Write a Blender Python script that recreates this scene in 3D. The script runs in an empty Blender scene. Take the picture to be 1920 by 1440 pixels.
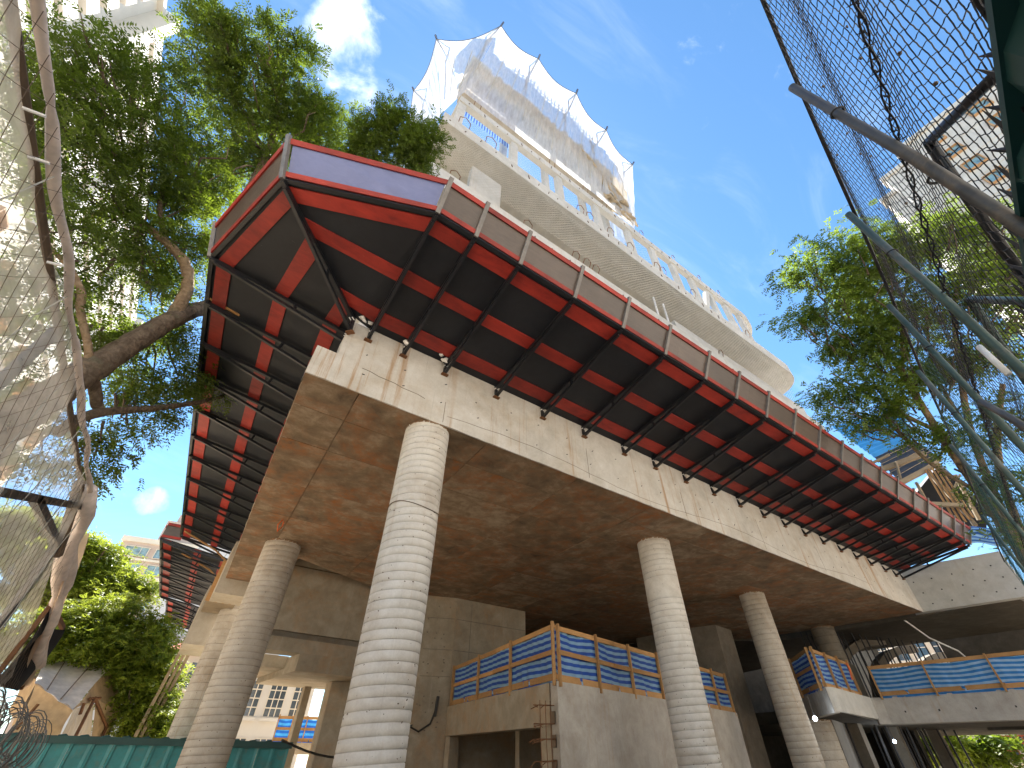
import bpy, math, random
import numpy as np
from mathutils import Vector, Matrix

# ------------------------------------------------------------------ camera, sky, sun, exposure
scene = bpy.context.scene
COL = scene.collection
CAMROT = np.array([[0.821, -0.387, -0.421], [-0.571, -0.540, -0.618], [0.012, 0.748, -0.664]])
u_, s_, v_ = np.linalg.svd(CAMROT); CAMROT = u_ @ v_
CAM = np.array([0.0, 0.0, 1.7])
FPX = 794.3
cam_data = bpy.data.cameras.new("camera")
cam_data.sensor_width = 36.0
cam_data.lens = FPX / 1920.0 * 36.0
cam_data.clip_start = 0.05
cam_data.clip_end = 3000.0
cam = bpy.data.objects.new("camera", cam_data)
COL.objects.link(cam)
cam.matrix_world = Matrix.Translation(Vector(CAM)) @ Matrix(CAMROT.tolist()).to_4x4()
scene.camera = cam

SUN_DIR = Vector((0.22, 0.52, 0.825)).normalized()
world = bpy.data.worlds.new("World")
scene.world = world
world.use_nodes = True


def build_world():
    nt = world.node_tree
    nt.nodes.clear()
    N, L = nt.nodes.new, nt.links.new
    out = N("ShaderNodeOutputWorld")
    bg = N("ShaderNodeBackground")
    bg.inputs["Strength"].default_value = 0.075
    sky = N("ShaderNodeTexSky")
    sky.sky_type = 'NISHITA'
    sky.sun_disc = False
    sky.sun_elevation = math.asin(SUN_DIR.z)
    sky.sun_rotation = math.atan2(SUN_DIR.x, SUN_DIR.y)
    sky.altitude = 800
    sky.air_density = 1.0
    sky.dust_density = 0.25
    sky.ozone_density = 2.0
    hs = N("ShaderNodeHueSaturation")
    hs.inputs["Saturation"].default_value = 1.08
    tint = N("ShaderNodeMix"); tint.data_type = 'RGBA'; tint.blend_type = 'MULTIPLY'; tint.inputs["Factor"].default_value = 1.0
    L(sky.outputs[0], tint.inputs[6]); tint.inputs[7].default_value = (0.95, 1.12, 1.13, 1)
    L(tint.outputs[2], hs.inputs["Color"])
    geo = N("ShaderNodeTexCoord")
    nrm = N("ShaderNodeVectorMath"); nrm.operation = 'NORMALIZE'
    L(geo.outputs["Generated"], nrm.inputs[0])
    # broken cumulus: fractal noise where two broad cloud masses stand, thin cirrus elsewhere
    noi = N("ShaderNodeTexNoise"); noi.inputs["Scale"].default_value = 13.0
    noi.inputs["Detail"].default_value = 9; noi.inputs["Roughness"].default_value = 0.6
    noi.inputs["Distortion"].default_value = 0.25
    L(nrm.outputs[0], noi.inputs["Vector"])
    total = None
    for (d, r0, r1, amp) in CLOUDS:
        dot = N("ShaderNodeVectorMath"); dot.operation = 'DOT_PRODUCT'
        dot.inputs[1].default_value = d
        L(nrm.outputs[0], dot.inputs[0])
        mr = N("ShaderNodeMapRange"); mr.interpolation_type = 'SMOOTHSTEP'
        mr.inputs["From Min"].default_value = math.cos(math.radians(r1))
        mr.inputs["From Max"].default_value = math.cos(math.radians(r0))
        mr.inputs["To Max"].default_value = amp
        L(dot.outputs["Value"], mr.inputs["Value"])
        if total is None:
            total = mr.outputs[0]
        else:
            mx = N("ShaderNodeMath"); mx.operation = 'MAXIMUM'
            L(total, mx.inputs[0]); L(mr.outputs[0], mx.inputs[1]); total = mx.outputs[0]
    sub = N("ShaderNodeMath"); sub.operation = 'ADD'
    L(total, sub.inputs[0]); L(noi.outputs["Fac"], sub.inputs[1])
    mr2 = N("ShaderNodeMapRange"); mr2.interpolation_type = 'SMOOTHSTEP'
    mr2.inputs["From Min"].default_value = 0.86
    mr2.inputs["From Max"].default_value = 1.25
    mr2.inputs["To Max"].default_value = 0.75
    L(sub.outputs[0], mr2.inputs["Value"])
    cir = N("ShaderNodeTexNoise"); cir.inputs["Scale"].default_value = 2.2
    cir.inputs["Detail"].default_value = 7; cir.inputs["Roughness"].default_value = 0.62
    cir.inputs["Distortion"].default_value = 1.6
    mp = N("ShaderNodeMapping"); mp.inputs["Scale"].default_value = (1.0, 2.6, 1.4)
    mp.inputs["Rotation"].default_value = (0.2, 0.3, 0.7)
    L(nrm.outputs[0], mp.inputs["Vector"]); L(mp.outputs[0], cir.inputs["Vector"])
    mr3 = N("ShaderNodeMapRange"); mr3.interpolation_type = 'SMOOTHSTEP'
    mr3.inputs["From Min"].default_value = 0.45
    mr3.inputs["From Max"].default_value = 0.85
    mr3.inputs["To Max"].default_value = 0.13
    L(cir.outputs["Fac"], mr3.inputs["Value"])
    mxx = N("ShaderNodeMath"); mxx.operation = 'MAXIMUM'
    L(mr2.outputs[0], mxx.inputs[0]); L(mr3.outputs[0], mxx.inputs[1])
    mix = N("ShaderNodeMix"); mix.data_type = 'RGBA'
    L(mxx.outputs[0], mix.inputs["Factor"])
    L(hs.outputs[0], mix.inputs[6])
    mix.inputs[7].default_value = (7.0, 7.4, 8.0, 1)
    L(mix.outputs[2], bg.inputs["Color"])
    L(bg.outputs[0], out.inputs["Surface"])


def ray(x, y):
    d = CAMROT @ np.array([x - 960.0, 720.0 - y, -FPX])
    return d / np.linalg.norm(d)


# measured points of the photograph turned into places: a sight line cut with a plane of the site
def at_z(x, y, z):
    d = ray(x, y); return CAM + d * ((z - CAM[2]) / d[2])
def at_y(x, y, v):
    d = ray(x, y); return CAM + d * (v / d[1])
def at_x(x, y, v):
    d = ray(x, y); return CAM + d * (v / d[0])
def at_plane(x, y, p, n):
    d = ray(x, y); p = np.array(p, float); n = np.array(n, float)
    return CAM + d * (((p - CAM) @ n) / (d @ n))
def at_d(x, y, dist):
    return CAM + ray(x, y) * dist


CLOUDS = [(tuple(ray(650, 60)), 0.8, 6.0, 0.56), (tuple(ray(660, 150)), 0.6, 5.0, 0.56),
          (tuple(ray(285, 940)), 0.3, 2.6, 0.52), (tuple(ray(90, 870)), 2.0, 12.0, 0.42),
          (tuple(ray(1500, -200)), 4.0, 26.0, 0.30)]
build_world()

sun_data = bpy.data.lights.new("sun", 'SUN')
sun_data.energy = 5.0
sun_data.angle = math.radians(0.55)
sun_data.color = (1.0, 0.945, 0.86)
sun = bpy.data.objects.new("sun", sun_data)
COL.objects.link(sun)
sun.rotation_euler = SUN_DIR.to_track_quat('Z', 'Y').to_euler()
sun.location = (20, 20, 60)

vs = scene.view_settings
vs.view_transform = 'Standard'
vs.look = 'None'
vs.exposure = 1.95
vs.gamma = 1.0
vs.use_curve_mapping = False
scene.render.engine = 'CYCLES'
scene.cycles.max_bounces = 10
scene.cycles.diffuse_bounces = 5
scene.cycles.transparent_max_bounces = 24

R = random.Random(7)
NPR = np.random.default_rng(11)


# ------------------------------------------------------------------ materials
def new_mat(name):
    m = bpy.data.materials.new(name); m.use_nodes = True
    nt = m.node_tree; nt.nodes.clear()
    return m, nt.nodes.new, nt.links.new


def ramp(N, stops):
    r = N("ShaderNodeValToRGB")
    el = r.color_ramp.elements
    while len(el) < len(stops): el.new(0.5)
    for e, (p, c) in zip(el, stops):
        e.position = p; e.color = (c[0], c[1], c[2], 1)
    return r


def coords(N, L, scale=(1, 1, 1), rand=True, rot=(0, 0, 0)):
    tc = N("ShaderNodeTexCoord")
    mp = N("ShaderNodeMapping")
    mp.inputs["Scale"].default_value = scale
    mp.inputs["Rotation"].default_value = rot
    L(tc.outputs["Object"], mp.inputs["Vector"])
    if rand:
        oi = N("ShaderNodeObjectInfo")
        ml = N("ShaderNodeMath"); ml.operation = 'MULTIPLY'; ml.inputs[1].default_value = 37.0
        L(oi.outputs["Random"], ml.inputs[0])
        ad = N("ShaderNodeVectorMath"); ad.operation = 'ADD'
        L(mp.outputs[0], ad.inputs[0]); L(ml.outputs[0], ad.inputs[1])
        return ad.outputs[0]
    return mp.outputs[0]


def noise(N, L, vec, scale, detail=6, rough=0.6, dist=0.0):
    n = N("ShaderNodeTexNoise")
    n.inputs["Scale"].default_value = scale; n.inputs["Detail"].default_value = detail
    n.inputs["Roughness"].default_value = rough; n.inputs["Distortion"].default_value = dist
    L(vec, n.inputs["Vector"])
    return n.outputs["Fac"]


def mixc(N, L, fac, a, b, mode='MIX'):
    m = N("ShaderNodeMix"); m.data_type = 'RGBA'; m.blend_type = mode
    if isinstance(fac, (int, float)): m.inputs["Factor"].default_value = fac
    else: L(fac, m.inputs["Factor"])
    for sock, v in ((m.inputs[6], a), (m.inputs[7], b)):
        if isinstance(v, tuple): sock.default_value = (v[0], v[1], v[2], 1)
        else: L(v, sock)
    return m.outputs[2]


def smooth(N, L, val, lo, hi, to=1.0):
    m = N("ShaderNodeMapRange"); m.interpolation_type = 'SMOOTHSTEP'
    m.inputs["From Min"].default_value = lo; m.inputs["From Max"].default_value = hi
    m.inputs["To Max"].default_value = to
    L(val, m.inputs["Value"])
    return m.outputs[0]


def finish(m, N, L, col, rough=0.85, bump=None, bstr=0.2, bdist=0.02, metal=0.0, spec=0.5, rmap=None):
    out = N("ShaderNodeOutputMaterial"); b = N("ShaderNodeBsdfPrincipled")
    if isinstance(col, tuple): b.inputs["Base Color"].default_value = (col[0], col[1], col[2], 1)
    else: L(col, b.inputs["Base Color"])
    b.inputs["Roughness"].default_value = rough
    if rmap is not None: L(rmap, b.inputs["Roughness"])
    b.inputs["Metallic"].default_value = metal
    b.inputs["Specular IOR Level"].default_value = spec
    if bump is not None:
        bp = N("ShaderNodeBump"); bp.inputs["Strength"].default_value = bstr
        bp.inputs["Distance"].default_value = bdist
        L(bump, bp.inputs["Height"]); L(bp.outputs[0], b.inputs["Normal"])
    L(b.outputs[0], out.inputs["Surface"])
    return b


def concrete(name, dark, mid, light, stain=None, stain_amt=0.5, streak=0.0, sscale=0.45, pits=0.5, form=None):
    """cast concrete: cloudy tone, fine grain, air pits, optional run-off streaks and rust-coloured stains"""
    m, N, L = new_mat(name)
    v = coords(N, L)
    big = noise(N, L, v, 0.55, 5, 0.62, 0.8)
    med = noise(N, L, v, 2.6, 8, 0.68, 0.3)
    fine = noise(N, L, v, 38, 4, 0.7)
    sm = N("ShaderNodeMath"); sm.operation = 'MULTIPLY_ADD'; sm.inputs[1].default_value = 0.55
    L(med, sm.inputs[0])
    hb = N("ShaderNodeMath"); hb.operation = 'MULTIPLY'; hb.inputs[1].default_value = 0.45
    L(big, hb.inputs[0]); L(hb.outputs[0], sm.inputs[2])
    r = ramp(N, [(0.30, dark), (0.5, mid), (0.68, light)])
    L(sm.outputs[0], r.inputs[0])
    col = r.outputs[0]
    if stain is not None:
        st = noise(N, L, v, sscale, 9, 0.7, 1.2)
        st2 = noise(N, L, v, sscale * 7, 6, 0.7, 0.4)
        mul = N("ShaderNodeMath"); mul.operation = 'MULTIPLY'
        L(smooth(N, L, st, 0.42, 0.64), mul.inputs[0]); L(smooth(N, L, st2, 0.3, 0.7), mul.inputs[1])
        k = N("ShaderNodeMath"); k.operation = 'MULTIPLY'; k.inputs[1].default_value = stain_amt
        L(mul.outputs[0], k.inputs[0])
        col = mixc(N, L, k.outputs[0], col, stain)
    if streak > 0:
        vs_ = coords(N, L, (2.6, 2.6, 0.10))
        sk = noise(N, L, vs_, 2.2, 8, 0.72, 0.15)
        vl = coords(N, L, (0.35, 0.35, 0.12))
        big2 = noise(N, L, vl, 1.7, 3, 0.5)
        mul = N("ShaderNodeMath"); mul.operation = 'MULTIPLY'
        L(smooth(N, L, sk, 0.52, 0.68), mul.inputs[0]); L(smooth(N, L, big2, 0.42, 0.62), mul.inputs[1])
        k = N("ShaderNodeMath"); k.operation = 'MULTIPLY'; k.inputs[1].default_value = streak
        L(mul.outputs[0], k.inputs[0])
        col = mixc(N, L, k.outputs[0], col, (0.34, 0.19, 0.075))
        sk2 = noise(N, L, coords(N, L, (5, 5, 0.09)), 3.1, 6, 0.7, 0.1)
        col = mixc(N, L, smooth(N, L, sk2, 0.60, 0.74, streak * 0.65), col, (0.13, 0.12, 0.105))
        sk3 = noise(N, L, coords(N, L, (3.3, 3.3, 0.12)), 2.7, 6, 0.7, 0.1)
        col = mixc(N, L, smooth(N, L, sk3, 0.60, 0.76, streak * 0.5), col, (0.62, 0.60, 0.56))
    pit = N("ShaderNodeTexVoronoi"); pit.inputs["Scale"].default_value = 13
    L(v, pit.inputs["Vector"])
    pd_ = N("ShaderNodeMapRange"); pd_.inputs["From Min"].default_value = 0.06; pd_.inputs["From Max"].default_value = 0.13
    pd_.inputs["To Min"].default_value = 1; pd_.inputs["To Max"].default_value = 0
    L(pit.outputs["Distance"], pd_.inputs["Value"])
    gate = smooth(N, L, noise(N, L, v, 9, 2), 0.55, 0.62, pits)
    mul = N("ShaderNodeMath"); mul.operation = 'MULTIPLY'
    L(pd_.outputs[0], mul.inputs[0]); L(gate, mul.inputs[1])
    col = mixc(N, L, mul.outputs[0], col, (0.08, 0.07, 0.06))
    sa_ = N("ShaderNodeAttribute"); sa_.attribute_name = 'seam'
    col = mixc(N, L, sa_.outputs['Fac'], col, tuple(c * 0.42 for c in dark))
    fm = N("ShaderNodeMapRange"); fm.inputs["To Min"].default_value = 0.86; fm.inputs["To Max"].default_value = 1.12
    L(fine, fm.inputs["Value"])
    col = mixc(N, L, 1.0, col, fm.outputs[0], 'MULTIPLY')
    bm = N("ShaderNodeMath"); bm.operation = 'ADD'
    L(med, bm.inputs[0]); L(fine, bm.inputs[1])
    finish(m, N, L, col, 0.88, bm.outputs[0], 0.25, 0.012, spec=0.25)
    return m


def wood(name, dark, light, grain=(0.6, 0.6, 0.6), rough=0.75, scale=6.0, spec=0.3, worn=None):
    m, N, L = new_mat(name)
    v = coords(N, L, grain)
    n1 = noise(N, L, v, scale, 8, 0.7, 0.9)
    n2 = noise(N, L, coords(N, L), 1.7, 4, 0.6)
    r = ramp(N, [(0.3, dark), (0.72, light)])
    ad = N("ShaderNodeMath"); ad.operation = 'MULTIPLY_ADD'; ad.inputs[1].default_value = 0.5
    L(n1, ad.inputs[0])
    h = N("ShaderNodeMath"); h.operation = 'MULTIPLY'; h.inputs[1].default_value = 0.5
    L(n2, h.inputs[0]); L(h.outputs[0], ad.inputs[2]); L(ad.outputs[0], r.inputs[0])
    col = r.outputs[0]
    oi = N("ShaderNodeObjectInfo")
    mr = N("ShaderNodeMapRange"); mr.inputs["To Min"].default_value = 0.78; mr.inputs["To Max"].default_value = 1.15
    L(oi.outputs["Random"], mr.inputs["Value"])
    col = mixc(N, L, 1.0, col, mr.outputs[0], 'MULTIPLY')
    if worn is not None:
        w = noise(N, L, coords(N, L, (1.2, 5, 5)), 5.5, 5, 0.7)
        col = mixc(N, L, smooth(N, L, w, 0.67, 0.74, 0.75), col, worn)
    finish(m, N, L, col, rough, n1, 0.25, 0.008, spec=spec)
    return m


def plain(name, col, rough=0.6, metal=0.0, spec=0.5, var=0.18, nscale=5.0, bump=0.12, rust=None):
    m, N, L = new_mat(name)
    v = coords(N, L)
    n1 = noise(N, L, v, nscale, 7, 0.65)
    a = tuple(c * (1 - var) for c in col); b = tuple(min(1, c * (1 + var)) for c in col)
    r = ramp(N, [(0.3, a), (0.7, b)])
    L(n1, r.inputs[0])
    c = r.outputs[0]
    if rust is not None:
        n2 = noise(N, L, v, 3.2, 8, 0.7, 0.5)
        c = mixc(N, L, smooth(N, L, n2, 0.52, 0.66, 0.85), c, rust)
    finish(m, N, L, c, rough, n1, bump, 0.006, metal, spec)
    return m


def stripes(name, dark, light, pitch=0.16, trans=0.35):
    """woven plastic sheet with printed stripes running along it"""
    m, N, L = new_mat(name)
    tc = N("ShaderNodeUVMap")
    sp = N("ShaderNodeSeparateXYZ"); L(tc.outputs[0], sp.inputs[0])
    mt = N("ShaderNodeMath"); mt.operation = 'MULTIPLY'; mt.inputs[1].default_value = 1 / pitch
    L(sp.outputs["Y"], mt.inputs[0])
    fr = N("ShaderNodeMath"); fr.operation = 'FRACT'; L(mt.outputs[0], fr.inputs[0])
    r = ramp(N, [(0.0, dark), (0.46, dark), (0.50, light), (0.95, light), (1.0, dark)])
    L(fr.outputs[0], r.inputs[0])
    n = noise(N, L, coords(N, L), 4.0, 6, 0.65)
    mr = N("ShaderNodeMapRange"); mr.inputs["To Min"].default_value = 0.7; mr.inputs["To Max"].default_value = 1.25
    L(n, mr.inputs["Value"])
    col = mixc(N, L, 1.0, r.outputs[0], mr.outputs[0], 'MULTIPLY')
    out = N("ShaderNodeOutputMaterial")
    b = N("ShaderNodeBsdfPrincipled"); b.inputs["Roughness"].default_value = 0.5
    L(col, b.inputs["Base Color"])
    t = N("ShaderNodeBsdfTranslucent"); L(col, t.inputs["Color"])
    ms = N("ShaderNodeMixShader"); ms.inputs[0].default_value = trans
    L(b.outputs[0], ms.inputs[1]); L(t.outputs[0], ms.inputs[2]); L(ms.outputs[0], out.inputs["Surface"])
    return m


def gauze(name, col, clear, trans=0.5, vary=0.25, scale=(1, 1, 1), nscale=3.0):
    """fine woven net too close to show its threads: part see-through, part bright cloth"""
    m, N, L = new_mat(name)
    out = N("ShaderNodeOutputMaterial")
    n = noise(N, L, coords(N, L, scale, rand=False), nscale, 6, 0.65, 0.4)
    mr = N("ShaderNodeMapRange")
    mr.inputs["From Min"].default_value = 0.3; mr.inputs["From Max"].default_value = 0.7
    mr.inputs["To Min"].default_value = min(1, clear + vary / 2); mr.inputs["To Max"].default_value = max(0, clear - vary / 2)
    L(n, mr.inputs["Value"])
    d = N("ShaderNodeBsdfDiffuse"); d.inputs["Color"].default_value = (*col, 1)
    t = N("ShaderNodeBsdfTranslucent"); t.inputs["Color"].default_value = (*col, 1)
    a = N("ShaderNodeMixShader"); a.inputs[0].default_value = trans
    L(d.outputs[0], a.inputs[1]); L(t.outputs[0], a.inputs[2])
    tr = N("ShaderNodeBsdfTransparent")
    b = N("ShaderNodeMixShader"); L(mr.outputs[0], b.inputs[0])
    L(a.outputs[0], b.inputs[1]); L(tr.outputs[0], b.inputs[2])
    L(b.outputs[0], out.inputs["Surface"])
    return m


def leaf_mat(name, dark, light, tcol, trans=0.4):
    m, N, L = new_mat(name)
    out = N("ShaderNodeOutputMaterial")
    at = N("ShaderNodeAttribute"); at.attribute_name = "tone"
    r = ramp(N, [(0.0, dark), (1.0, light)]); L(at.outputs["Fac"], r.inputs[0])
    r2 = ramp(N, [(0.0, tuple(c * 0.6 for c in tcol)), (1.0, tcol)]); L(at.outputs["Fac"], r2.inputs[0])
    b = N("ShaderNodeBsdfPrincipled"); b.inputs["Roughness"].default_value = 0.5
    b.inputs["Specular IOR Level"].default_value = 0.35
    L(r.outputs[0], b.inputs["Base Color"])
    t = N("ShaderNodeBsdfTranslucent"); L(r2.outputs[0], t.inputs["Color"])
    ms = N("ShaderNodeMixShader"); ms.inputs[0].default_value = trans
    L(b.outputs[0], ms.inputs[1]); L(t.outputs[0], ms.inputs[2]); L(ms.outputs[0], out.inputs["Surface"])
    return m


def bark_mat(name, dark, light):
    m, N, L = new_mat(name)
    v = coords(N, L)
    n1 = noise(N, L, v, 7, 9, 0.72, 0.6)
    vo = N("ShaderNodeTexVoronoi"); vo.inputs["Scale"].default_value = 14; L(v, vo.inputs["Vector"])
    r = ramp(N, [(0.3, dark), (0.7, light)]); L(n1, r.inputs[0])
    c = mixc(N, L, smooth(N, L, noise(N, L, v, 2.0, 6, 0.7), 0.55, 0.66, 0.5), r.outputs[0], (0.10, 0.105, 0.07))
    ad = N("ShaderNodeMath"); ad.operation = 'ADD'; L(n1, ad.inputs[0]); L(vo.outputs["Distance"], ad.inputs[1])
    finish(m, N, L, c, 0.9, ad.outputs[0], 0.8, 0.03, spec=0.2)
    return m


def glass_mat(name, tint=(0.05, 0.07, 0.09)):
    m, N, L = new_mat(name)
    n = noise(N, L, coords(N, L), 1.3, 3)
    r = ramp(N, [(0.3, tuple(c * 0.6 for c in tint)), (0.7, tuple(c * 1.5 for c in tint))]); L(n, r.inputs[0])
    finish(m, N, L, r.outputs[0], 0.08, spec=0.9)
    return m


M = {}
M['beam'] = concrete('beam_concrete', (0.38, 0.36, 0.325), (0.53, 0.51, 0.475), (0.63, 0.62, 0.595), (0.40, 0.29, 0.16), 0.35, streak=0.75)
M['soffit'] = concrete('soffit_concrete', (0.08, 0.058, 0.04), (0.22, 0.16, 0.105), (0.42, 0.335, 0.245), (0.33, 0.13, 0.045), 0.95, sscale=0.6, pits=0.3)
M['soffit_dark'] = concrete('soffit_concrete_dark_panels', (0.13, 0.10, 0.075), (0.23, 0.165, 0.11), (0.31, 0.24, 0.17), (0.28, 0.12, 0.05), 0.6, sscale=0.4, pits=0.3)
M['column'] = concrete('column_concrete', (0.44, 0.405, 0.36), (0.60, 0.57, 0.525), (0.70, 0.68, 0.64), (0.38, 0.31, 0.235), 0.5, streak=0.3, pits=0.9)
M['column_warm'] = concrete('column_concrete_weathered', (0.33, 0.29, 0.24), (0.46, 0.42, 0.365), (0.56, 0.525, 0.47), (0.33, 0.25, 0.17), 0.55, streak=0.35, pits=0.8)
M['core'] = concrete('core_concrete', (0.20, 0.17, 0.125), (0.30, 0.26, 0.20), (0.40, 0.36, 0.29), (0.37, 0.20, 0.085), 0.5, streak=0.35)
M['grey'] = concrete('grey_rendered_concrete', (0.30, 0.275, 0.25), (0.42, 0.395, 0.365), (0.51, 0.49, 0.46), (0.27, 0.22, 0.16), 0.5, streak=0.3, sscale=0.35)
M['tower'] = concrete('tower_concrete', (0.38, 0.38, 0.37), (0.49, 0.49, 0.475), (0.58, 0.58, 0.57), (0.43, 0.38, 0.31), 0.25, streak=0.25)
M['tower_brown'] = concrete('tower_concrete_upper', (0.33, 0.285, 0.22), (0.43, 0.385, 0.315), (0.51, 0.465, 0.39), (0.40, 0.30, 0.18), 0.3)
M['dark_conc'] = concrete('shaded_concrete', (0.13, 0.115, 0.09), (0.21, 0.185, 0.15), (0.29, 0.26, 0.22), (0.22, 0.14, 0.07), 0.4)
M['steel'] = plain('black_painted_steel', (0.011, 0.012, 0.016), 0.38, 0.0, 0.5, 0.3, 9, 0.1)
M['post'] = plain('grey_steel_post', (0.17, 0.16, 0.155), 0.45, 0.3, 0.5, 0.25, 7)
M['rust'] = plain('rusty_steel', (0.16, 0.075, 0.035), 0.8, 0.2, 0.3, 0.35, 12)
M['red'] = wood('red_painted_board', (0.13, 0.010, 0.009), (0.44, 0.040, 0.025), (0.5, 2.2, 2.2), 0.5, 3.0, 0.4, worn=(0.42, 0.20, 0.12))
M['ply'] = wood('black_film_plywood', (0.007, 0.008, 0.012), (0.019, 0.021, 0.027), (1, 1, 1), 0.5, 4.0, 0.35, worn=(0.10, 0.095, 0.09))
M['brownply'] = wood('brown_film_plywood', (0.062, 0.046, 0.040), (0.125, 0.095, 0.080), (0.5, 3, 3), 0.30, 5.0, 0.6, worn=(0.22, 0.20, 0.185))
M['blueply'] = wood('sky_tinted_plywood', (0.075, 0.095, 0.235), (0.125, 0.155, 0.35), (0.5, 2, 2), 0.25, 3.0, 0.7)  # corner fascia sheet, the sky's reflection put into its blue tint
M['dark_deep'] = concrete('shade_dark_concrete', (0.05, 0.045, 0.036), (0.085, 0.075, 0.06), (0.13, 0.115, 0.095), (0.10, 0.07, 0.04), 0.4)  # darker concrete for the deep interior, its shade put into the colour
M['bounce_cut'] = plain('bounce_cut_sheet', (0.11, 0.105, 0.10), 0.85, 0, 0.2, 0.2, 1.0)
M['frame_tube'] = plain('slate_tube', (0.10, 0.115, 0.16), 0.5, 0.2)
M['timber'] = wood('raw_pine', (0.30, 0.155, 0.055), (0.52, 0.31, 0.14), (0.8, 0.8, 6), 0.75, 6.0)
M['timber_grey'] = wood('weathered_timber', (0.20, 0.155, 0.10), (0.38, 0.30, 0.205), (0.8, 0.8, 5), 0.8, 6.0)
M['tarp'] = stripes('blue_striped_tarp', (0.015, 0.09, 0.47), (0.27, 0.47, 0.70), 0.15)
M['tarp_vivid'] = stripes('vivid_blue_striped_tarp', (0.008, 0.09, 0.36), (0.04, 0.24, 0.52), 0.2, 0.3)
M['tarp_end'] = stripes('blue_end_tarp', (0.02, 0.12, 0.42), (0.22, 0.42, 0.66), 0.24, 0.2)
M['tarp_lit'] = stripes('thin_sunlit_striped_tarp', (0.04, 0.26, 0.72), (0.40, 0.64, 0.94), 0.15, 0.55)  # brighter copy of the striped tarp, sunlight put into its colours
M['tarp_pale'] = stripes('pale_blue_striped_tarp', (0.10, 0.30, 0.58), (0.42, 0.58, 0.75), 0.17, 0.4)
M['net'] = gauze('white_net', (0.72, 0.73, 0.755), 0.43, 0.55, 0.26, (1.6, 1.6, 0.12), 4.0)
M['net_beige'] = gauze('bundled_net', (0.50, 0.42, 0.31), 0.14, 0.35, 0.3, (3, 3, 0.5), 3.0)
M['film'] = gauze('dusty_screen_film', (0.80, 0.75, 0.67), 0.58, 0.5, 0.30, (1, 0.5, 1), 4.0)
M['film_tan'] = gauze('tan_film', (0.70, 0.54, 0.40), 0.16, 0.6, 0.2, (1, 1, 1), 3.0)
M['far_net'] = gauze('far_scaffold_net', (0.62, 0.64, 0.66), 0.05, 0.3, 0.1)
M['wire_pale'] = plain('pale_net_cord', (0.40, 0.385, 0.34), 0.7)
M['wire_dark'] = plain('dark_wire', (0.022, 0.022, 0.026), 0.55, 0.2)
M['wire_brown'] = plain('rusted_wire', (0.13, 0.09, 0.06), 0.7, 0.2)
M['galv'] = plain('galvanised_tube', (0.075, 0.074, 0.072), 0.5, 0.2, 0.5, 0.3, 8, rust=(0.16, 0.13, 0.10))
M['green_post'] = plain('green_painted_tube', (0.05, 0.085, 0.075), 0.45, 0.2, 0.5, 0.3, 6, rust=(0.13, 0.135, 0.12))
M['teal'] = plain('teal_painted_sheet', (0.02, 0.20, 0.22), 0.42, 0.0, 0.5, 0.25, 2.6, 0.05, rust=(0.07, 0.17, 0.17))
M['teal_dark'] = plain('dark_green_sheet', (0.010, 0.055, 0.055), 0.5, 0.0, 0.5, 0.2, 2.0, 0.05)
M['blue_roof'] = plain('blue_sheet_roof', (0.03, 0.24, 0.55), 0.45, 0.0, 0.5, 0.15, 1.6, 0.05)
M['cloth'] = plain('black_shade_cloth', (0.018, 0.017, 0.018), 0.9, 0, 0.2, 0.3, 5)
M['roll'] = plain('rolled_plastic_hem', (0.66, 0.56, 0.50), 0.55, 0, 0.5, 0.25, 6, 0.5)
M['tan'] = plain('tan_tarpaulin', (0.42, 0.30, 0.18), 0.85, 0, 0.2, 0.25, 3.0, 0.5)
M['tan_top'] = plain('pale_tarpaulin_top', (0.56, 0.52, 0.47), 0.85, 0, 0.2, 0.2, 3.0, 0.5)
M['white'] = plain('white_render', (0.60, 0.57, 0.52), 0.8, 0, 0.2, 0.06, 0.6)
M['cream'] = plain('cream_render', (0.62, 0.57, 0.48), 0.8, 0, 0.2, 0.07, 0.7)
M['beige'] = plain('beige_render', (0.52, 0.505, 0.475), 0.85, 0, 0.2, 0.09, 0.5)
M['pink'] = plain('pinkish_render', (0.50, 0.40, 0.34), 0.85, 0, 0.2, 0.08, 0.5)
M['grey_render'] = plain('grey_facade_render', (0.33, 0.33, 0.33), 0.85, 0, 0.2, 0.12, 0.7)
M['orange'] = plain('orange_trim_lit_reveal', (0.42, 0.26, 0.14), 0.7, 0, 0.3, 0.15, 3)  # trim colour on the right tower, warm sunlight painted into left window reveals
M['brick_red'] = plain('red_roof_tile', (0.36, 0.10, 0.06), 0.8, 0, 0.2, 0.25, 3)
M['glass'] = glass_mat('window_glass')
M['glass_blue'] = glass_mat('bluish_window_glass', (0.16, 0.28, 0.34))
M['white_metal'] = plain('white_painted_metal', (0.8, 0.8, 0.8), 0.4)
M['plastic'] = plain('white_plastic_bag', (0.75, 0.74, 0.72), 0.4, 0, 0.5, 0.15, 9, 0.4)
M['orange_rope'] = plain('orange_plastic_cord', (0.62, 0.13, 0.03), 0.5)
M['black_rubber'] = plain('black_cable', (0.02, 0.02, 0.02), 0.5)
M['ground'] = concrete('street_ground', (0.44, 0.35, 0.25), (0.55, 0.45, 0.33), (0.62, 0.53, 0.41), (0.30, 0.22, 0.14), 0.4)
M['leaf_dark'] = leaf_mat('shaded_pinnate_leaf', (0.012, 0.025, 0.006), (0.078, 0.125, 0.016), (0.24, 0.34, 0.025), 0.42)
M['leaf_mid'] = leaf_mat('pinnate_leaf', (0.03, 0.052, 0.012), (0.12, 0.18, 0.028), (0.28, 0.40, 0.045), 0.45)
M['leaf_bright'] = leaf_mat('sunlit_leaf', (0.045, 0.08, 0.010), (0.20, 0.26, 0.025), (0.40, 0.48, 0.05), 0.45)
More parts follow.
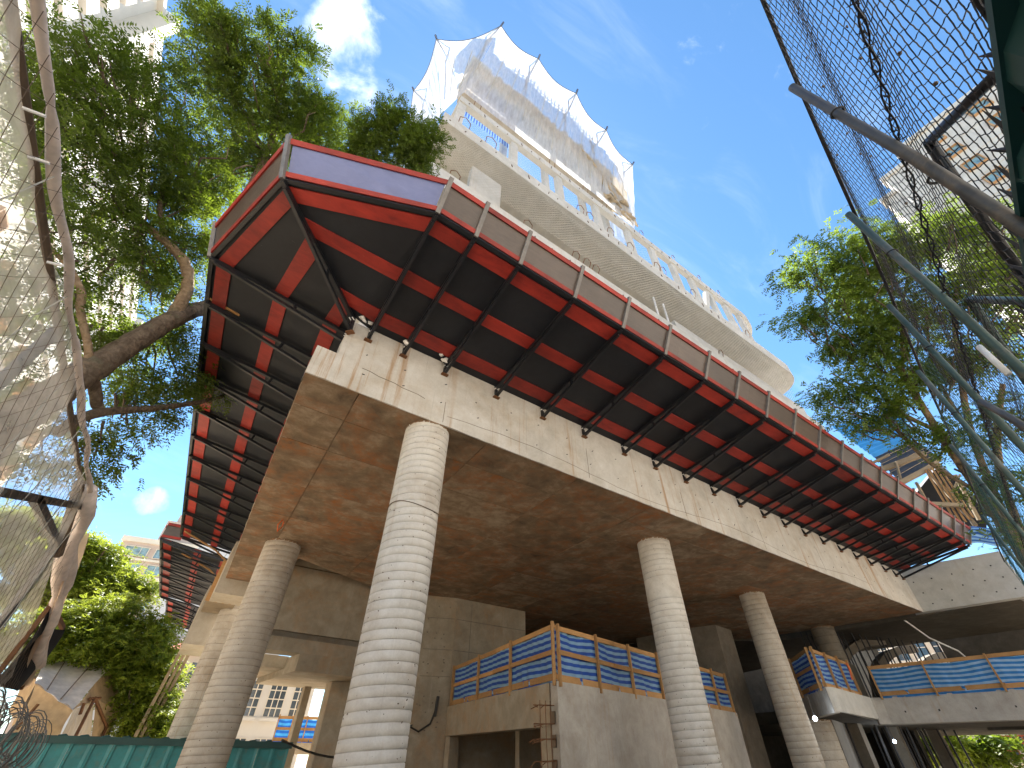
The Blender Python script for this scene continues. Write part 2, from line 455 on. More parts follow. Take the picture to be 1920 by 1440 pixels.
M['bark'] = bark_mat('brown_bark', (0.05, 0.035, 0.026), (0.20, 0.155, 0.115))
M['bark_light'] = bark_mat('pale_bark', (0.13, 0.085, 0.05), (0.34, 0.25, 0.165))


# ------------------------------------------------------------------ mesh helpers
class MB:
    def __init__(self):
        self.v = []; self.f = []; self.uv = {}

    def quad(self, a, b, c, d, uv=None):
        i = len(self.v)
        self.v += [tuple(a), tuple(b), tuple(c), tuple(d)]
        self.f.append((i, i + 1, i + 2, i + 3))
        if uv: self.uv[len(self.f) - 1] = uv

    def hexa(self, p):
        """eight corners: bottom ring of four, then top ring of four"""
        i = len(self.v); self.v += [tuple(q) for q in p]
        for a, b, c, d in ((3, 2, 1, 0), (4, 5, 6, 7), (0, 1, 5, 4), (1, 2, 6, 5), (2, 3, 7, 6), (3, 0, 4, 7)):
            self.f.append((i + a, i + b, i + c, i + d))

    def box(self, x0, y0, z0, x1, y1, z1):
        self.hexa([(x0, y0, z0), (x1, y0, z0), (x1, y1, z0), (x0, y1, z0), (x0, y0, z1), (x1, y0, z1), (x1, y1, z1), (x0, y1, z1)])

    def prism(self, poly, z0, z1):
        n = len(poly); i = len(self.v)
        area = sum(poly[k][0] * poly[(k + 1) % n][1] - poly[(k + 1) % n][0] * poly[k][1] for k in range(n))
        if area < 0: poly = poly[::-1]
        self.v += [(p[0], p[1], z0) for p in poly] + [(p[0], p[1], z1) for p in poly]
        self.f.append(tuple(i + k for k in reversed(range(n)))); self.f.append(tuple(i + n + k for k in range(n)))
        for k in range(n):
            j = (k + 1) % n
            self.f.append((i + k, i + j, i + n + j, i + n + k))

    def bar(self, p0, p1, w, h, up=(0, 0, 1)):
        p0 = np.array(p0, float); p1 = np.array(p1, float)
        d = p1 - p0; d /= max(np.linalg.norm(d), 1e-9)
        u = np.array(up, float); s = np.cross(d, u)
        if np.linalg.norm(s) < 1e-5: s = np.cross(d, (1, 0, 0))
        s /= np.linalg.norm(s); u = np.cross(s, d)
        s = s * w / 2; u = u * h / 2
        self.hexa([p0 - s - u, p0 + s - u, p1 + s - u, p1 - s - u, p0 - s + u, p0 + s + u, p1 + s + u, p1 - s + u])

    def tube(self, pts, radii, n=8, cap=True):
        pts = [np.array(p, float) for p in pts]
        if not hasattr(radii, '__len__'): radii = [radii] * len(pts)
        base = len(self.v); prev = None
        for k, p in enumerate(pts):
            t = pts[min(k + 1, len(pts) - 1)] - pts[max(k - 1, 0)]
            t /= max(np.linalg.norm(t), 1e-9)
            if prev is None:
                a = np.cross(t, (0, 0, 1))
                if np.linalg.norm(a) < 1e-3: a = np.cross(t, (1, 0, 0))
            else:
                a = prev - t * (prev @ t)
            a /= max(np.linalg.norm(a), 1e-9); prev = a
            b = np.cross(t, a)
            for q in range(n):
                w = 2 * math.pi * q / n
                self.v.append(tuple(p + radii[k] * (a * math.cos(w) + b * math.sin(w))))
        for k in range(len(pts) - 1):
            for q in range(n):
                r = (q + 1) % n
                self.f.append((base + k * n + q, base + k * n + r, base + (k + 1) * n + r, base + (k + 1) * n + q))
        if cap:
            self.f.append(tuple(base + q for q in reversed(range(n))))
            self.f.append(tuple(base + (len(pts) - 1) * n + q for q in range(n)))

    def grid(self, fn, nu, nv, uvfn=None):
        i = len(self.v)
        for a in range(nu + 1):
            for b in range(nv + 1):
                self.v.append(tuple(fn(a / nu, b / nv)))
        for a in range(nu):
            for b in range(nv):
                q = i + a * (nv + 1) + b
                self.f.append((q, q + nv + 1, q + nv + 2, q + 1))
                if uvfn:
                    self.uv[len(self.f) - 1] = [uvfn(a / nu, b / nv), uvfn((a + 1) / nu, b / nv), uvfn((a + 1) / nu, (b + 1) / nv), uvfn(a / nu, (b + 1) / nv)]

    def build(self, name, mat, parent=None, smooth_=False, mats=None):
        org = np.array(parent_origin(parent))
        me = bpy.data.meshes.new(name)
        vv = [tuple(np.array(p) - org) for p in self.v]
        me.from_pydata(vv, [], self.f)
        if self.uv:
            lay = me.uv_layers.new(name="UVMap")
            for pi, uvs in self.uv.items():
                pol = me.polygons[pi]
                for li, q in zip(pol.loop_indices, uvs): lay.data[li].uv = q
        me.materials.append(mat)
        if smooth_:
            for p in me.polygons: p.use_smooth = True
        me.update()
        o = bpy.data.objects.new(name, me)
        COL.objects.link(o)
        if parent is not None: o.parent = parent
        return o


ORIG = {}
def parent_origin(p):
    if p is None: return (0, 0, 0)
    return ORIG.get(p, (0, 0, 0))


def thing(name, label, cat, loc=(0, 0, 0), group=None, kind=None):
    o = bpy.data.objects.new(name, None); COL.objects.link(o)
    o.location = tuple(float(c) for c in loc); o.empty_display_size = 0.3
    o['label'] = label; o['category'] = cat
    if group: o['group'] = group
    if kind: o['kind'] = kind
    ORIG[o] = tuple(float(c) for c in loc)
    return o


def sub(mb, name, mat, part, **k):
    """a sub-part: same origin as the thing the part belongs to"""
    ORIG[part] = ORIG.get(part.parent, (0, 0, 0))
    return mb.build(name, mat, part, **k)


def tag(o, label=None, cat=None, group=None, kind=None):
    for k, v in (('label', label), ('category', cat), ('group', group), ('kind', kind)):
        if v: o[k] = v
    return o


def lerp(a, b, t): return np.array(a, float) * (1 - t) + np.array(b, float) * t

# ------------------------------------------------------------------ ground
g = MB()
g.quad((-400, -400, 0), (400, -400, 0), (400, 400, 0), (-400, 400, 0))
tag(g.build('ground', M['ground']), kind='structure')

# ------------------------------------------------------------------ the unfinished building: podium
ZS = 6.5            # underside of the podium slab
ZT = 8.045          # its top edge
Y0 = 6.2            # front face
UL = np.array([0.0451, 0.999, 0.0])       # direction of the left edge
B = thing('unfinished_building', 'unfinished concrete building on round columns with a netted tower above', 'building', (0.06, 6.2, 0))


def front_beam():
    mb = MB()
    # stepped left end of the beam, then the long face; the lower arris is chipped and uneven
    n = 150
    xs = np.linspace(0.064, 25.03, n)
    low = [ZS - 0.012 + 0.004 * math.sin(x * 5.1) + R.uniform(-0.006, 0.008) for x in xs]
    def top(x):
        if x < 0.42: return 7.13
        if x < 0.50: return 7.66
        return ZT + 0.02 * math.sin(x * 7) * R.uniform(0.3, 1)
    cut = [0.064, 0.42, 0.4201, 0.50, 0.5001]
    xs = sorted(set(list(xs) + cut))
    def lo(x): return float(np.interp(x, np.linspace(0.064, 25.03, n), low))
    for a, b in zip(xs[:-1], xs[1:]):
        m = (a + b) / 2; t = top(m) if m < 0.5 else ZT
        la, lb = lo(a), lo(b)
        mb.quad((a, Y0, la), (b, Y0, lb), (b, Y0, t), (a, Y0, t))
        mb.quad((a, Y0 + 0.05, ZS + .003), (b, Y0 + 0.05, ZS + .003), (b, Y0, lb), (a, Y0, la))
        mb.quad((a, Y0, t), (b, Y0, t), (b, Y0 + 0.35, t), (a, Y0 + 0.35, t))
    mb.quad((0.42, Y0, 7.13), (0.42, Y0 + 0.35, 7.13), (0.42, Y0 + 0.35, 7.66), (0.42, Y0, 7.66))
    mb.quad((0.50, Y0, 7.66), (0.50, Y0 + 0.35, 7.66), (0.50, Y0 + 0.35, ZT), (0.50, Y0, ZT))
    mb.quad((0.064, Y0 + 0.35, ZS), (0.064, Y0, ZS), (0.064, Y0, 7.13), (0.064, Y0 + 0.35, 7.13))
    beam = mb.build('front_beam', M['beam'], B)
    # pour joints and tie holes of the formwork
    j = MB()
    for x, z0, z1 in ((2.62, 6.55, 7.05), (6.43, 6.6, 7.4), (9.9, 6.6, 7.3), (13.6, 6.55, 7.5), (17.2, 6.6, 7.4), (20.8, 6.6, 7.5)):
        j.box(x - 0.006, Y0 - 0.003, z0, x + 0.006, Y0 + 0.01, z1)
    pts = [(0.9 + 0.16 * k, 7.03 - 0.012 * k + 0.012 * math.sin(k * 2.1)) for k in range(9)]
    for (xa, za), (xb, zb) in zip(pts[:-1], pts[1:]):
        j.bar((xa, Y0, za), (xb, Y0, zb), 0.010, 0.012, (0, 1, 0))
    pts = [(2.7 + 0.42 * k, 6.72 + 0.10 * math.sin(k * 0.35) + 0.01 * math.sin(k * 2.7)) for k in range(44)]
    for (xa, za), (xb, zb) in zip(pts[:-1], pts[1:]):
        j.bar((xa, Y0, za), (xb, Y0, zb), 0.008, 0.009, (0, 1, 0))
    tag(sub(j, 'pour_joint', M['dark_conc'], beam), kind='stuff')
    h = MB()
    for k in range(30):
        for r_ in range(2):
            x = 0.9 + k * 0.81 + R.uniform(-0.08, 0.08); z = (6.95, 7.42)[r_] + R.uniform(-0.07, 0.07)
            a = R.uniform(0, 3); s = R.uniform(0.012, 0.024)
            h.bar((x - s, Y0 + 0.004, z - s * math.sin(a)), (x + s, Y0 + 0.004, z + s * math.sin(a)), 0.016, 0.022, (0, 1, 0))
    tag(sub(h, 'tie_hole', M['wire_dark'], beam), kind='stuff')
    return beam


front_beam()

# right-hand return wall of the slab edge, running back towards the street
rw = MB()
rw.hexa([(25.03, Y0 + 0.02, ZS), (25.03, 2.9, 6.42), (25.4, 2.9, 6.42), (25.4, Y0 + 0.4, ZS),
         (25.03, Y0 + 0.02, 8.2), (25.03, 2.9, 8.02), (25.4, 2.9, 8.02), (25.4, Y0 + 0.4, 8.2)])
rwo = rw.build('return_wall', M['tower'], B)
h = MB()
for y in (5.75, 5.1, 4.4, 3.7, 3.15):
    for z in (6.72, 7.15, 7.6):
        yy = y + (z - 6.7) * 0.25
        h.bar((25.028, yy - 0.022, z), (25.028, yy + 0.022, z), 0.036, 0.036, (0, 0, 1))
tag(sub(h, 'tie_hole', M['wire_dark'], rwo), kind='stuff')

# soffit: formwork panel prints as separate panels with sunk joints, rows follow the left edge
def soffit():
    slab = MB()
    pl = [(0.07, Y0 + 0.045), (25.03, Y0 + 0.045), (25.03, 8.0), (24.3, 13.6), (14.5, 24.0), (5.35, 16.9), (2.3, 15.45), (1.6, 19.8), (0.66, 19.2)]
    slab.prism([(0.07, Y0 + 0.36), (25.03, Y0 + 0.36)] + pl[2:], ZS + 0.03, 7.1)
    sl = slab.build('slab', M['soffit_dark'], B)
    def inside(p):
        x, y = p; c = False; n = len(pl)
        for i in range(n):
            x0, y0 = pl[i]; x1, y1 = pl[(i + 1) % n]
            if (y0 > y) != (y1 > y) and x < (x1 - x0) * (y - y0) / (y1 - y0) + x0: c = not c
        return c
    def clip(poly):
        # clip a convex panel to the slab outline by halving: keep it if its centre lies inside, trim by sampling
        return poly
    from mathutils import geometry
    cuts_s = [0.0, 0.93, 3.6, 6.05, 8.5, 10.95, 13.4, 15.85, 18.3, 20.75, 23.0, 25.0]
    cuts_t = [0.03, 1.0, 2.25, 4.2, 6.15, 8.1, 10.05, 12.0, 13.95, 15.9, 17.8]
    # boolean of each panel with the outline, by Sutherland-Hodgman on the panel (the panel is convex)
    for i in range(len(cuts_s) - 1):
        for k in range(len(cuts_t) - 1):
            s0, s1, t0, t1 = cuts_s[i], cuts_s[i + 1], cuts_t[k], cuts_t[k + 1]
            gp = 0.006
            P = lambda s, t: (0.064 + s + UL[0] * t, Y0 + t)
            quad = [P(s0 + gp, t0 + gp), P(s1 - gp, t0 + gp), P(s1 - gp, t1 - gp), P(s0 + gp, t1 - gp)]
            res = clip_poly(pl, quad)
            if len(res) < 3: continue
            mb = MB(); mb.prism(res, ZS + R.uniform(-0.004, 0.004), ZS + 0.028)
            near = P((s0 + s1) / 2, (t0 + t1) / 2)
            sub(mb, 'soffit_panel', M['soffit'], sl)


def clip_poly(subject, clipper):
    """part of the outline `subject` that lies in the convex polygon `clipper` (counter-clockwise)"""
    out = list(subject)
    for a, b in zip(clipper, clipper[1:] + clipper[:1]):
        if not out: return []
        nw = []
        f = lambda p: (b[0] - a[0]) * (p[1] - a[1]) - (b[1] - a[1]) * (p[0] - a[0])
        for p, q in zip(out, out[1:] + out[:1]):
            fp, fq = f(p), f(q)
            if fp >= 0: nw.append(p)
            if (fp > 0 > fq) or (fp < 0 < fq):
                t = fp / (fp - fq); nw.append((p[0] + (q[0] - p[0]) * t, p[1] + (q[1] - p[1]) * t))
        out = nw
    return out


soffit()

# left face of the slab edge (its underside rim is what shows), with a splintered arris
mb = MB()
for k in range(40):
    a = np.array([0.064, Y0 + 0.001, 0]) + UL * (k * 0.325); b = np.array([0.064, Y0 + 0.001, 0]) + UL * ((k + 1) * 0.325)
    e0, e1 = R.uniform(-0.006, 0.012), R.uniform(-0.006, 0.012)
    mb.hexa([(a[0] - e0, a[1], ZS + .004), (a[0] + 0.12, a[1], ZS + .004), (b[0] + 0.12, b[1], ZS + .004), (b[0] - e0, b[1], ZS + .004),
             (a[0] - e0, a[1], 7.13), (a[0] + 0.12, a[1], 7.13), (b[0] + 0.12, b[1], 7.13), (b[0] - e0, b[1], 7.13)])
mb.build('left_slab_edge', M['tower_brown'], B)
mb = MB(); mb.prism([(0.5, Y0 + 0.36), (24.9, Y0 + 0.36), (24.5, 15), (9, 18.5), (1.1, 19.1)], 7.102, 7.9)
mb.build('upper_slab', M['tower_brown'], B)


# ------------------------------------------------------------------ columns cast in spiral tubes
def column(cx, cy, r, z0, z1, mat, pitch, plain_bands=(), rough_=0.0):
    mb = MB(); n = 48
    zs = []; rs = []
    z = z0
    while z < z1 - 1e-6:
        inb = any(a < z < b for a, b in plain_bands)
        p = min(pitch, z1 - z)
        if inb:
            zs += [z, z + p * 0.5]; rs += [r, r]
        else:
            wv = R.uniform(0.7, 1.3)
            zs += [z, z + p * 0.05, z + p * 0.09, z + p * 0.14, z + p * 0.55]; rs += [r + 0.001, r - 0.008 * wv, r - 0.008 * wv, r + 0.002, r + 0.001]
        z += p
    zs.append(z1); rs.append(r)
    base = len(mb.v)
    for z, rr in zip(zs, rs):
        for q in range(n):
            w = 2 * math.pi * q / n
            k = 1 + 0.0045 * math.sin(z * 2.3 + 2 * w) + 0.003 * math.sin(z * 6.1 + w)
            zz = z + (0.030 * math.cos(w + 0.6) if z0 + 0.1 < z < z1 - 0.1 else 0)
            mb.v.append((cx + rr * k * math.cos(w), cy + rr * k * math.sin(w), zz))
    for k in range(len(zs) - 1):
        for q in range(n):
            t = (q + 1) % n
            mb.f.append((base + k * n + q, base + k * n + t, base + (k + 1) * n + t, base + (k + 1) * n + q))
    c = mb.build('column', mat, B, smooth_=True)
    at = c.data.attributes.new('seam', 'FLOAT', 'POINT')
    vals = []
    for rr in rs:
        wk = R.uniform(0.15, 0.75)
        vals += [(wk * (0.75 + 0.25 * math.sin(q * 0.9 + rr * 900)) if rr < r - 0.004 else 0.0) for q in range(n)]
    at.data.foreach_set('value', vals)
    # ragged grout collar under the slab
    co = MB()
    for q in range(26):
        w = 2 * math.pi * q / 26 + R.uniform(-0.05, 0.05); L_ = R.uniform(0.03, 0.075)
        co.bar((cx + (r + 0.004) * math.cos(w), cy + (r + 0.004) * math.sin(w), z1 - R.uniform(0.012, 0.035)),
               (cx + (r + 0.004) * math.cos(w + 0.2), cy + (r + 0.004) * math.sin(w + 0.2), z1 - R.uniform(0.0, 0.02)), 0.02, R.uniform(0.02, 0.05))
    sub(co, 'grout_collar', M['soffit'], c)
    # blow holes
    ho = MB()
    for q in range(150):
        w = R.uniform(math.pi * 0.95, math.pi * 2.05); z = z0 + (z1 - z0) * R.random() ** 1.3
        s = R.uniform(0.006, 0.016)
        p = np.array([cx + (r + 0.0035) * math.cos(w), cy + (r + 0.0035) * math.sin(w), z])
        t = np.array([-math.sin(w), math.cos(w), R.uniform(-1.5, 1.5)]); t /= np.linalg.norm(t)
        ho.bar(p - t * s, p + t * s * 0.6, s * 0.9, 0.004, (math.cos(w), math.sin(w), 0))
    tag(sub(ho, 'blow_hole', M['wire_brown'], c), kind='stuff')
    return c


column(2.52, 6.64, 0.425, 0.0, ZS, M['column'], 0.125, plain_bands=())
column(10.38, 7.80, 0.455, 0.0, ZS, M['column'], 0.14, plain_bands=((4.9, 5.35),))
column(17.28, 9.05, 0.44, 0.0, ZS, M['column_warm'], 0.16)
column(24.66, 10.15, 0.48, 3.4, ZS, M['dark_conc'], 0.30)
column(1.60, 14.52, 0.50, 0.0, ZS, M['column_warm'], 0.14)
column(1.50, 21.7, 0.47, 0.0, ZS, M['column_warm'], 0.24)
# wire tie round the nearest column
tw = MB()
tw.tube([(2.52 + 0.434 * math.cos(w), 6.64 + 0.434 * math.sin(w), 4.83 + 0.05 * math.sin(w * 2 + 1)) for w in np.linspace(math.pi * 0.9, math.pi * 2.1, 30)], 0.007, 5)
tw.build('tie_wire', M['wire_brown'], B)

# ------------------------------------------------------------------ interior: stair core, mezzanines
ZF = 3.05
def wall(name, poly, z0, z1, mat):
    mb = MB(); mb.prism(poly, z0, z1); return mb.build(name, mat, B)


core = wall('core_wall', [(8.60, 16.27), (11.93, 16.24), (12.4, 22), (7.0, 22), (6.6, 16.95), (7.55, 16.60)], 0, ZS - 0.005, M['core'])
j = MB()
for z in (5.75, 4.72, 3.9):
    j.bar((8.66, 16.262, z), (11.9, 16.232, z + 0.01), 0.012, 0.014)
    j.bar((7.56, 16.588, z - .02), (8.58, 16.268, z), 0.012, 0.014)
for x in (9.3, 10.6):
    j.bar((x, 16.262, 3.1), (x, 16.262, 6.4), 0.012, 0.012, (1, 0, 0))
for k in range(26):
    x = 7.6 + R.random() * 0.95; z = R.uniform(2.0, 6.2); y = 16.588 - (x - 7.56) * 0.3137
    j.bar((x - 0.02, y, z), (x + 0.02, y - .006, z), 0.03, 0.035)
tag(sub(j, 'pour_joint', M['dark_conc'], core), kind='stuff')

# grey box under the railing, its left return with an opening
gb = MB()
gb.prism([(7.45, 8.95), (12.25, 9.86), (17.4, 11.05), (17.4, 11.4), (12.2, 10.2), (7.55, 9.32)], 0, ZF)
gbx = gb.build('mezzanine_wall', M['grey'], B)
lb = MB(); lb.prism([(7.51, 9.325), (7.9, 9.4), (8.95, 16.2), (8.58, 16.24)], 2.27, ZF)
lb.build('mezzanine_edge_beam', M['core'], B)
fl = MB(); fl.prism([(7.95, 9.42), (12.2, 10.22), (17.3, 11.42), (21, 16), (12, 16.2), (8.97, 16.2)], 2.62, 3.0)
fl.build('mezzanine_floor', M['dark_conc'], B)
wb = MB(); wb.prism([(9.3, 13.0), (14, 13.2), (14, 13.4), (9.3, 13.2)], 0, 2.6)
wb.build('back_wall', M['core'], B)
pier = MB(); pier.prism([(7.53, 9.33), (7.93, 9.40), (8.0, 9.85), (7.6, 9.8)], 0, 2.265)
pier.build('opening_pier', M['core'], B)
jm = MB(); jm.prism([(8.60, 15.9), (8.95, 15.9), (8.95, 16.2), (8.60, 16.2)], 0, 2.26)
jm.build('opening_jamb', M['core'], B)
pl_ = MB(); pl_.hexa([(7.44, 9.34, 1.35), (7.50, 9.0, 1.35), (7.52, 9.0, 1.35), (7.47, 9.36, 1.35), (7.44, 9.34, 1.0), (7.50, 9.0, 1.0), (7.52, 9.0, 1.0), (7.47, 9.36, 1.0)])
# recess pockets in the left return, where starter bars come out
for z in (2.42, 2.02, 1.62, 1.22):
    pk = MB(); pk.box(7.462, 9.10, z - 0.11, 7.475, 9.27, z + 0.10)
    pk.build('recess_pocket', M['wire_brown'], B)

# second core and the far walls below the slab
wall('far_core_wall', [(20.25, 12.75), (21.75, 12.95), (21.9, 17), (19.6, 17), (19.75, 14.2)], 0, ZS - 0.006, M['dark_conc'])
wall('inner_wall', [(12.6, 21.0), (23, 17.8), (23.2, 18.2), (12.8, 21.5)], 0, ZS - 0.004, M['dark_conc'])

# second mezzanine (further right, a little higher): folded parapet and long edge beam
Z2 = 3.66
pa = MB()
pa.prism([(24.2, 13.4), (18.47, 8.25), (18.75, 8.22), (24.4, 13.2)], 2.98, Z2 - 0.002)
pa.build('parapet', M['grey'], B)
pa = MB()
pa.prism([(18.45, 8.23), (18.72, 8.12), (22.9, 8.72), (22.9, 8.98), (18.76, 8.22)], 3.0, Z2)
pa.build('parapet', M['tower'], B)
lb2 = MB()
lb2.prism([(22.75, 8.75), (22.9, 8.4), (23.6, 1.2), (24.1, 1.2), (23.5, 9.1)], 2.86, Z2 - 0.006)
lbo = lb2.build('mezzanine_edge_beam', M['grey'], B)
h = MB()
for k in range(7):
    t = 0.08 + k * 0.14; p = lerp((22.9, 8.4, 3.2), (23.6, 1.2, 3.2), t)
    h.bar(p + np.array([-0.004, -0.02, 0]), p + np.array([-0.004, 0.02, 0]), 0.03, 0.05)
tag(sub(h, 'tie_hole', M['wire_dark'], lbo), kind='stuff')
fl = MB(); fl.prism([(18.9, 8.5), (22.9, 9.0), (23.7, 9.0), (40, 9), (40, 22), (24.5, 22), (24.5, 13.6)], 3.1, 3.55)
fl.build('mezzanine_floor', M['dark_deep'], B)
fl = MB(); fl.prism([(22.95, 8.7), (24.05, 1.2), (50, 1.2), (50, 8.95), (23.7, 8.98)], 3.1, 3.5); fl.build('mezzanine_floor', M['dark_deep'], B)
# column standing under that corner
column(21.2, 10.4, 0.62, 0.0, 2.97, M['column_warm'], 0.26)
wall('lower_wall', [(23.2, 10.6), (26.6, 11.6), (26.6, 12.0), (23.2, 11.0)], 0.9, 3.1, M['grey_render'])
# arched ribs and hanging bars deep under the right bay
for k, (xa, ya) in enumerate(((26.4, 11.2), (29.8, 11.0), (33.5, 10.6))):
    mb = MB()
    pts = []
    for a in np.linspace(0, 1, 9):
        pts.append((xa + 3.2 * a, ya - 1.5 * a, 6.45 - 2.4 * (1 - math.sqrt(max(0, 1 - (1 - a) ** 2)))))
    for p, q in zip(pts[:-1], pts[1:]):
        mb.bar(p, q, 0.5, 0.35)
    mb.box(xa - 0.25, ya - 0.25, 0, xa + 0.15, ya + 0.25, 4.1)
    mb.build('arched_rib', M['dark_conc'], B)
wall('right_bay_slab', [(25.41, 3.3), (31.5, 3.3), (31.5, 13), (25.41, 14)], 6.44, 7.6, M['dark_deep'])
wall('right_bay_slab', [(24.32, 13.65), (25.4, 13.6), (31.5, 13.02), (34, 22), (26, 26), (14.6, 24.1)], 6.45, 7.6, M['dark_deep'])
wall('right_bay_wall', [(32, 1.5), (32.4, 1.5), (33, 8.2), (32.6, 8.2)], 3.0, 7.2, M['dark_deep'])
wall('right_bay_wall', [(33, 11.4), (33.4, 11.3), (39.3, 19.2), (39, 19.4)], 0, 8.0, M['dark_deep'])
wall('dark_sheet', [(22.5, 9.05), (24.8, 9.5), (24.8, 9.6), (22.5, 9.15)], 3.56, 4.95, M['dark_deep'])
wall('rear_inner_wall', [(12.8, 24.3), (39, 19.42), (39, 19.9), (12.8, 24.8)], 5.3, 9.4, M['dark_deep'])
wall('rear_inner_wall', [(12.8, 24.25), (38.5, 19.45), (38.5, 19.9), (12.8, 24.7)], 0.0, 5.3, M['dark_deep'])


# ------------------------------------------------------------------ left rear part: walls and beams behind the second column
wall('rear_wall', [(2.2, 17.4), (5.6, 17.5), (7.0, 17.6), (7.0, 18), (2.2, 18)], 4.83, 7.6, M['core'])
rb = MB(); rb.prism([(2.25, 17.22), (7.0, 17.45), (7.0, 18.1), (2.25, 18.1)], 4.24, 4.62)
rb.build('rear_beam', M['core'], B)
rg = MB(); rg.prism([(2.25, 17.55), (7.0, 17.7), (7.0, 18.1), (2.25, 18.1)], 4.60, 4.85)
rg.build('rear_recess', M['dark_conc'], B)
dropb = MB(); dropb.prism([(3.55, 17.3), (7.0, 17.42), (7.0, 21.8), (3.2, 21.8)], 3.76, 4.25)
dropb.build('drop_beam', M['core'], B)
nb = MB(); nb.prism([(2.3, 18.6), (3.5, 18.6), (3.2, 21.8), (2.0, 21.8)], 3.95, 4.3)
nb.build('rear_slab_edge', M['core'], B)
for (x0, y0, x1, y1, z0, z1) in ((5.35, 19.5, 5.75, 20.0, 0, 3.8), (4.9, 21.2, 5.15, 21.6, 0, 3.8), (6.1, 18.6, 6.9, 19.2, 0, 3.8)):
    mb = MB(); mb.box(x0, y0, z0, x1, y1, z1); mb.build('rear_pier', M['core'], B)
_a, _b = at_d(498, 1400, 27), at_d(600, 1395, 27)
rl = MB(); rl.prism([(_a[0], _a[1] - .1), (_b[0], _b[1] - .1), (_b[0], _b[1] + 2), (_a[0], _a[1] + 2)], 1.78, 2.18)
rl.build('rear_landing', M['core'], B)
_x = at_y(603, 1360, 18.9)[0]
mb = MB(); mb.prism([(_x, 18.9), (7.4, 18.4), (7.4, 18.9), (_x, 19.3)], 0, 3.75); mb.build('rear_side_wall', M['core'], B)
# stepped end of the slab on the left, with board-marked formwork still standing
for (a, b, z0, z1, mat, nm) in (((0.50, 19.15), (2.2, 20.6), 6.0, 7.8, 'tower_brown', 'slab_end'),
                                ((0.42, 20.6), (1.4, 22.5), 6.0, 7.5, 'timber_grey', 'formwork_box'),
                                ((0.35, 22.6), (1.25, 25.5), 4.9, 7.0, 'tower_brown', 'rear_edge_beam')):
    mb = MB(); mb.box(a[0], a[1], z0, b[0], b[1], z1); mb.build(nm, M[mat], B)
for k in range(4):
    mb = MB(); x = 0.44 + 0.24 * k
    mb.bar((x, 20.56, 6.0), (x + 0.02, 20.56, 7.45), 0.16, 0.05, (0, 1, 0)); mb.build('formwork_board', M['timber'], B)
for k in range(3):
    mb = MB(); x = 0.2 + 0.18 * k
    mb.bar((x, 25.6 + k * .2, 2.2), (x + 0.25, 25.6 + k * .2, 5.6), 0.12, 0.08, (0, 1, 0)); mb.build('formwork_board', M['timber_grey'], B)
# ------------------------------------------------------------------ tower: ring of slabs and beams above the podium
TX1 = 24.8
def rounded(x0, y0, x1, y1, r, n=10):
    """outline with its right front corner rounded"""
    pts = [(x0, y0), (x1 - r, y0)]
    for k in range(1, n):
        a = -math.pi / 2 + math.pi / 2 * k / n
        pts.append((x1 - r + r * math.cos(a), y0 + r + r * math.sin(a)))
    pts += [(x1, y0 + r), (x1, y1), (x0, y1)]
    return pts


def ring(x0, y0, x1, y1, r, wid, n=10):
    o = rounded(x0, y0, x1, y1, r, n); i = rounded(x0 + wid, y0 + wid, x1 - wid, y1 - wid, r, n)
    return o, i


def ring_prism(mb, x0, y0, x1, y1, r, wid, z0, z1):
    o, i = ring(x0, y0, x1, y1, r, wid)
    n = len(o); b = len(mb.v)
    for z in (z0, z1):
        mb.v += [(p[0], p[1], z) for p in o]; mb.v += [(p[0], p[1], z) for p in i]
    for k in range(n):
        j = (k + 1) % n
        mb.f.append((b + k, b + j, b + 2 * n + j, b + 2 * n + k))
        mb.f.append((b + n + j, b + n + k, b + 3 * n + k, b + 3 * n + j))
        mb.f.append((b + j, b + k, b + n + k, b + n + j))
        mb.f.append((b + 2 * n + k, b + 2 * n + j, b + 3 * n + j, b + 3 * n + k))


mb = MB(); mb.prism(rounded(0.9, Y0 + 0.12, 27.6, 20, 1.0), 15.55, 16.75)
slA = mb.build('tower_slab', M['tower'], B)
mb = MB(); mb.prism(rounded(0.72, Y0 - 0.1, 27.0, 20, 1.6), 20.15, 21.0)
slB = mb.build('tower_slab', M['tower'], B)
mb = MB(); ring_prism(mb, 1.15, Y0, 25.6, 15, 2.6, 0.27, 23.9, 24.5)
slC = mb.build('ring_beam', M['tower'], B)
mb = MB(); mb.prism([(1.3, Y0 + 0.35), (24, Y0 + 1.3), (24, 19.5), (1.3, 19.5)], 21.004, 21.05); mb.build('bounce_cut_sheet', M['bounce_cut'], B)  # unseen dark layer added to cut sunlight bouncing onto the ring beam soffit
h = MB()
for (z, xa, xb, yy) in ((16.15, 1.2, 18, Y0 + .118), (20.6, 1.0, 19, Y0 - .102), (24.15, 1.6, 20, Y0 - 0.002)):
    x = xa
    while x < xb:
        h.bar((x - 0.02, yy, z + R.uniform(-.2, .2)), (x + 0.02, yy, z + R.uniform(-.2, .2)), 0.03, 0.06, (0, 1, 0)); x += R.uniform(0.5, 0.9)
tag(h.build('tie_hole', M['wire_brown'], B), kind='stuff')
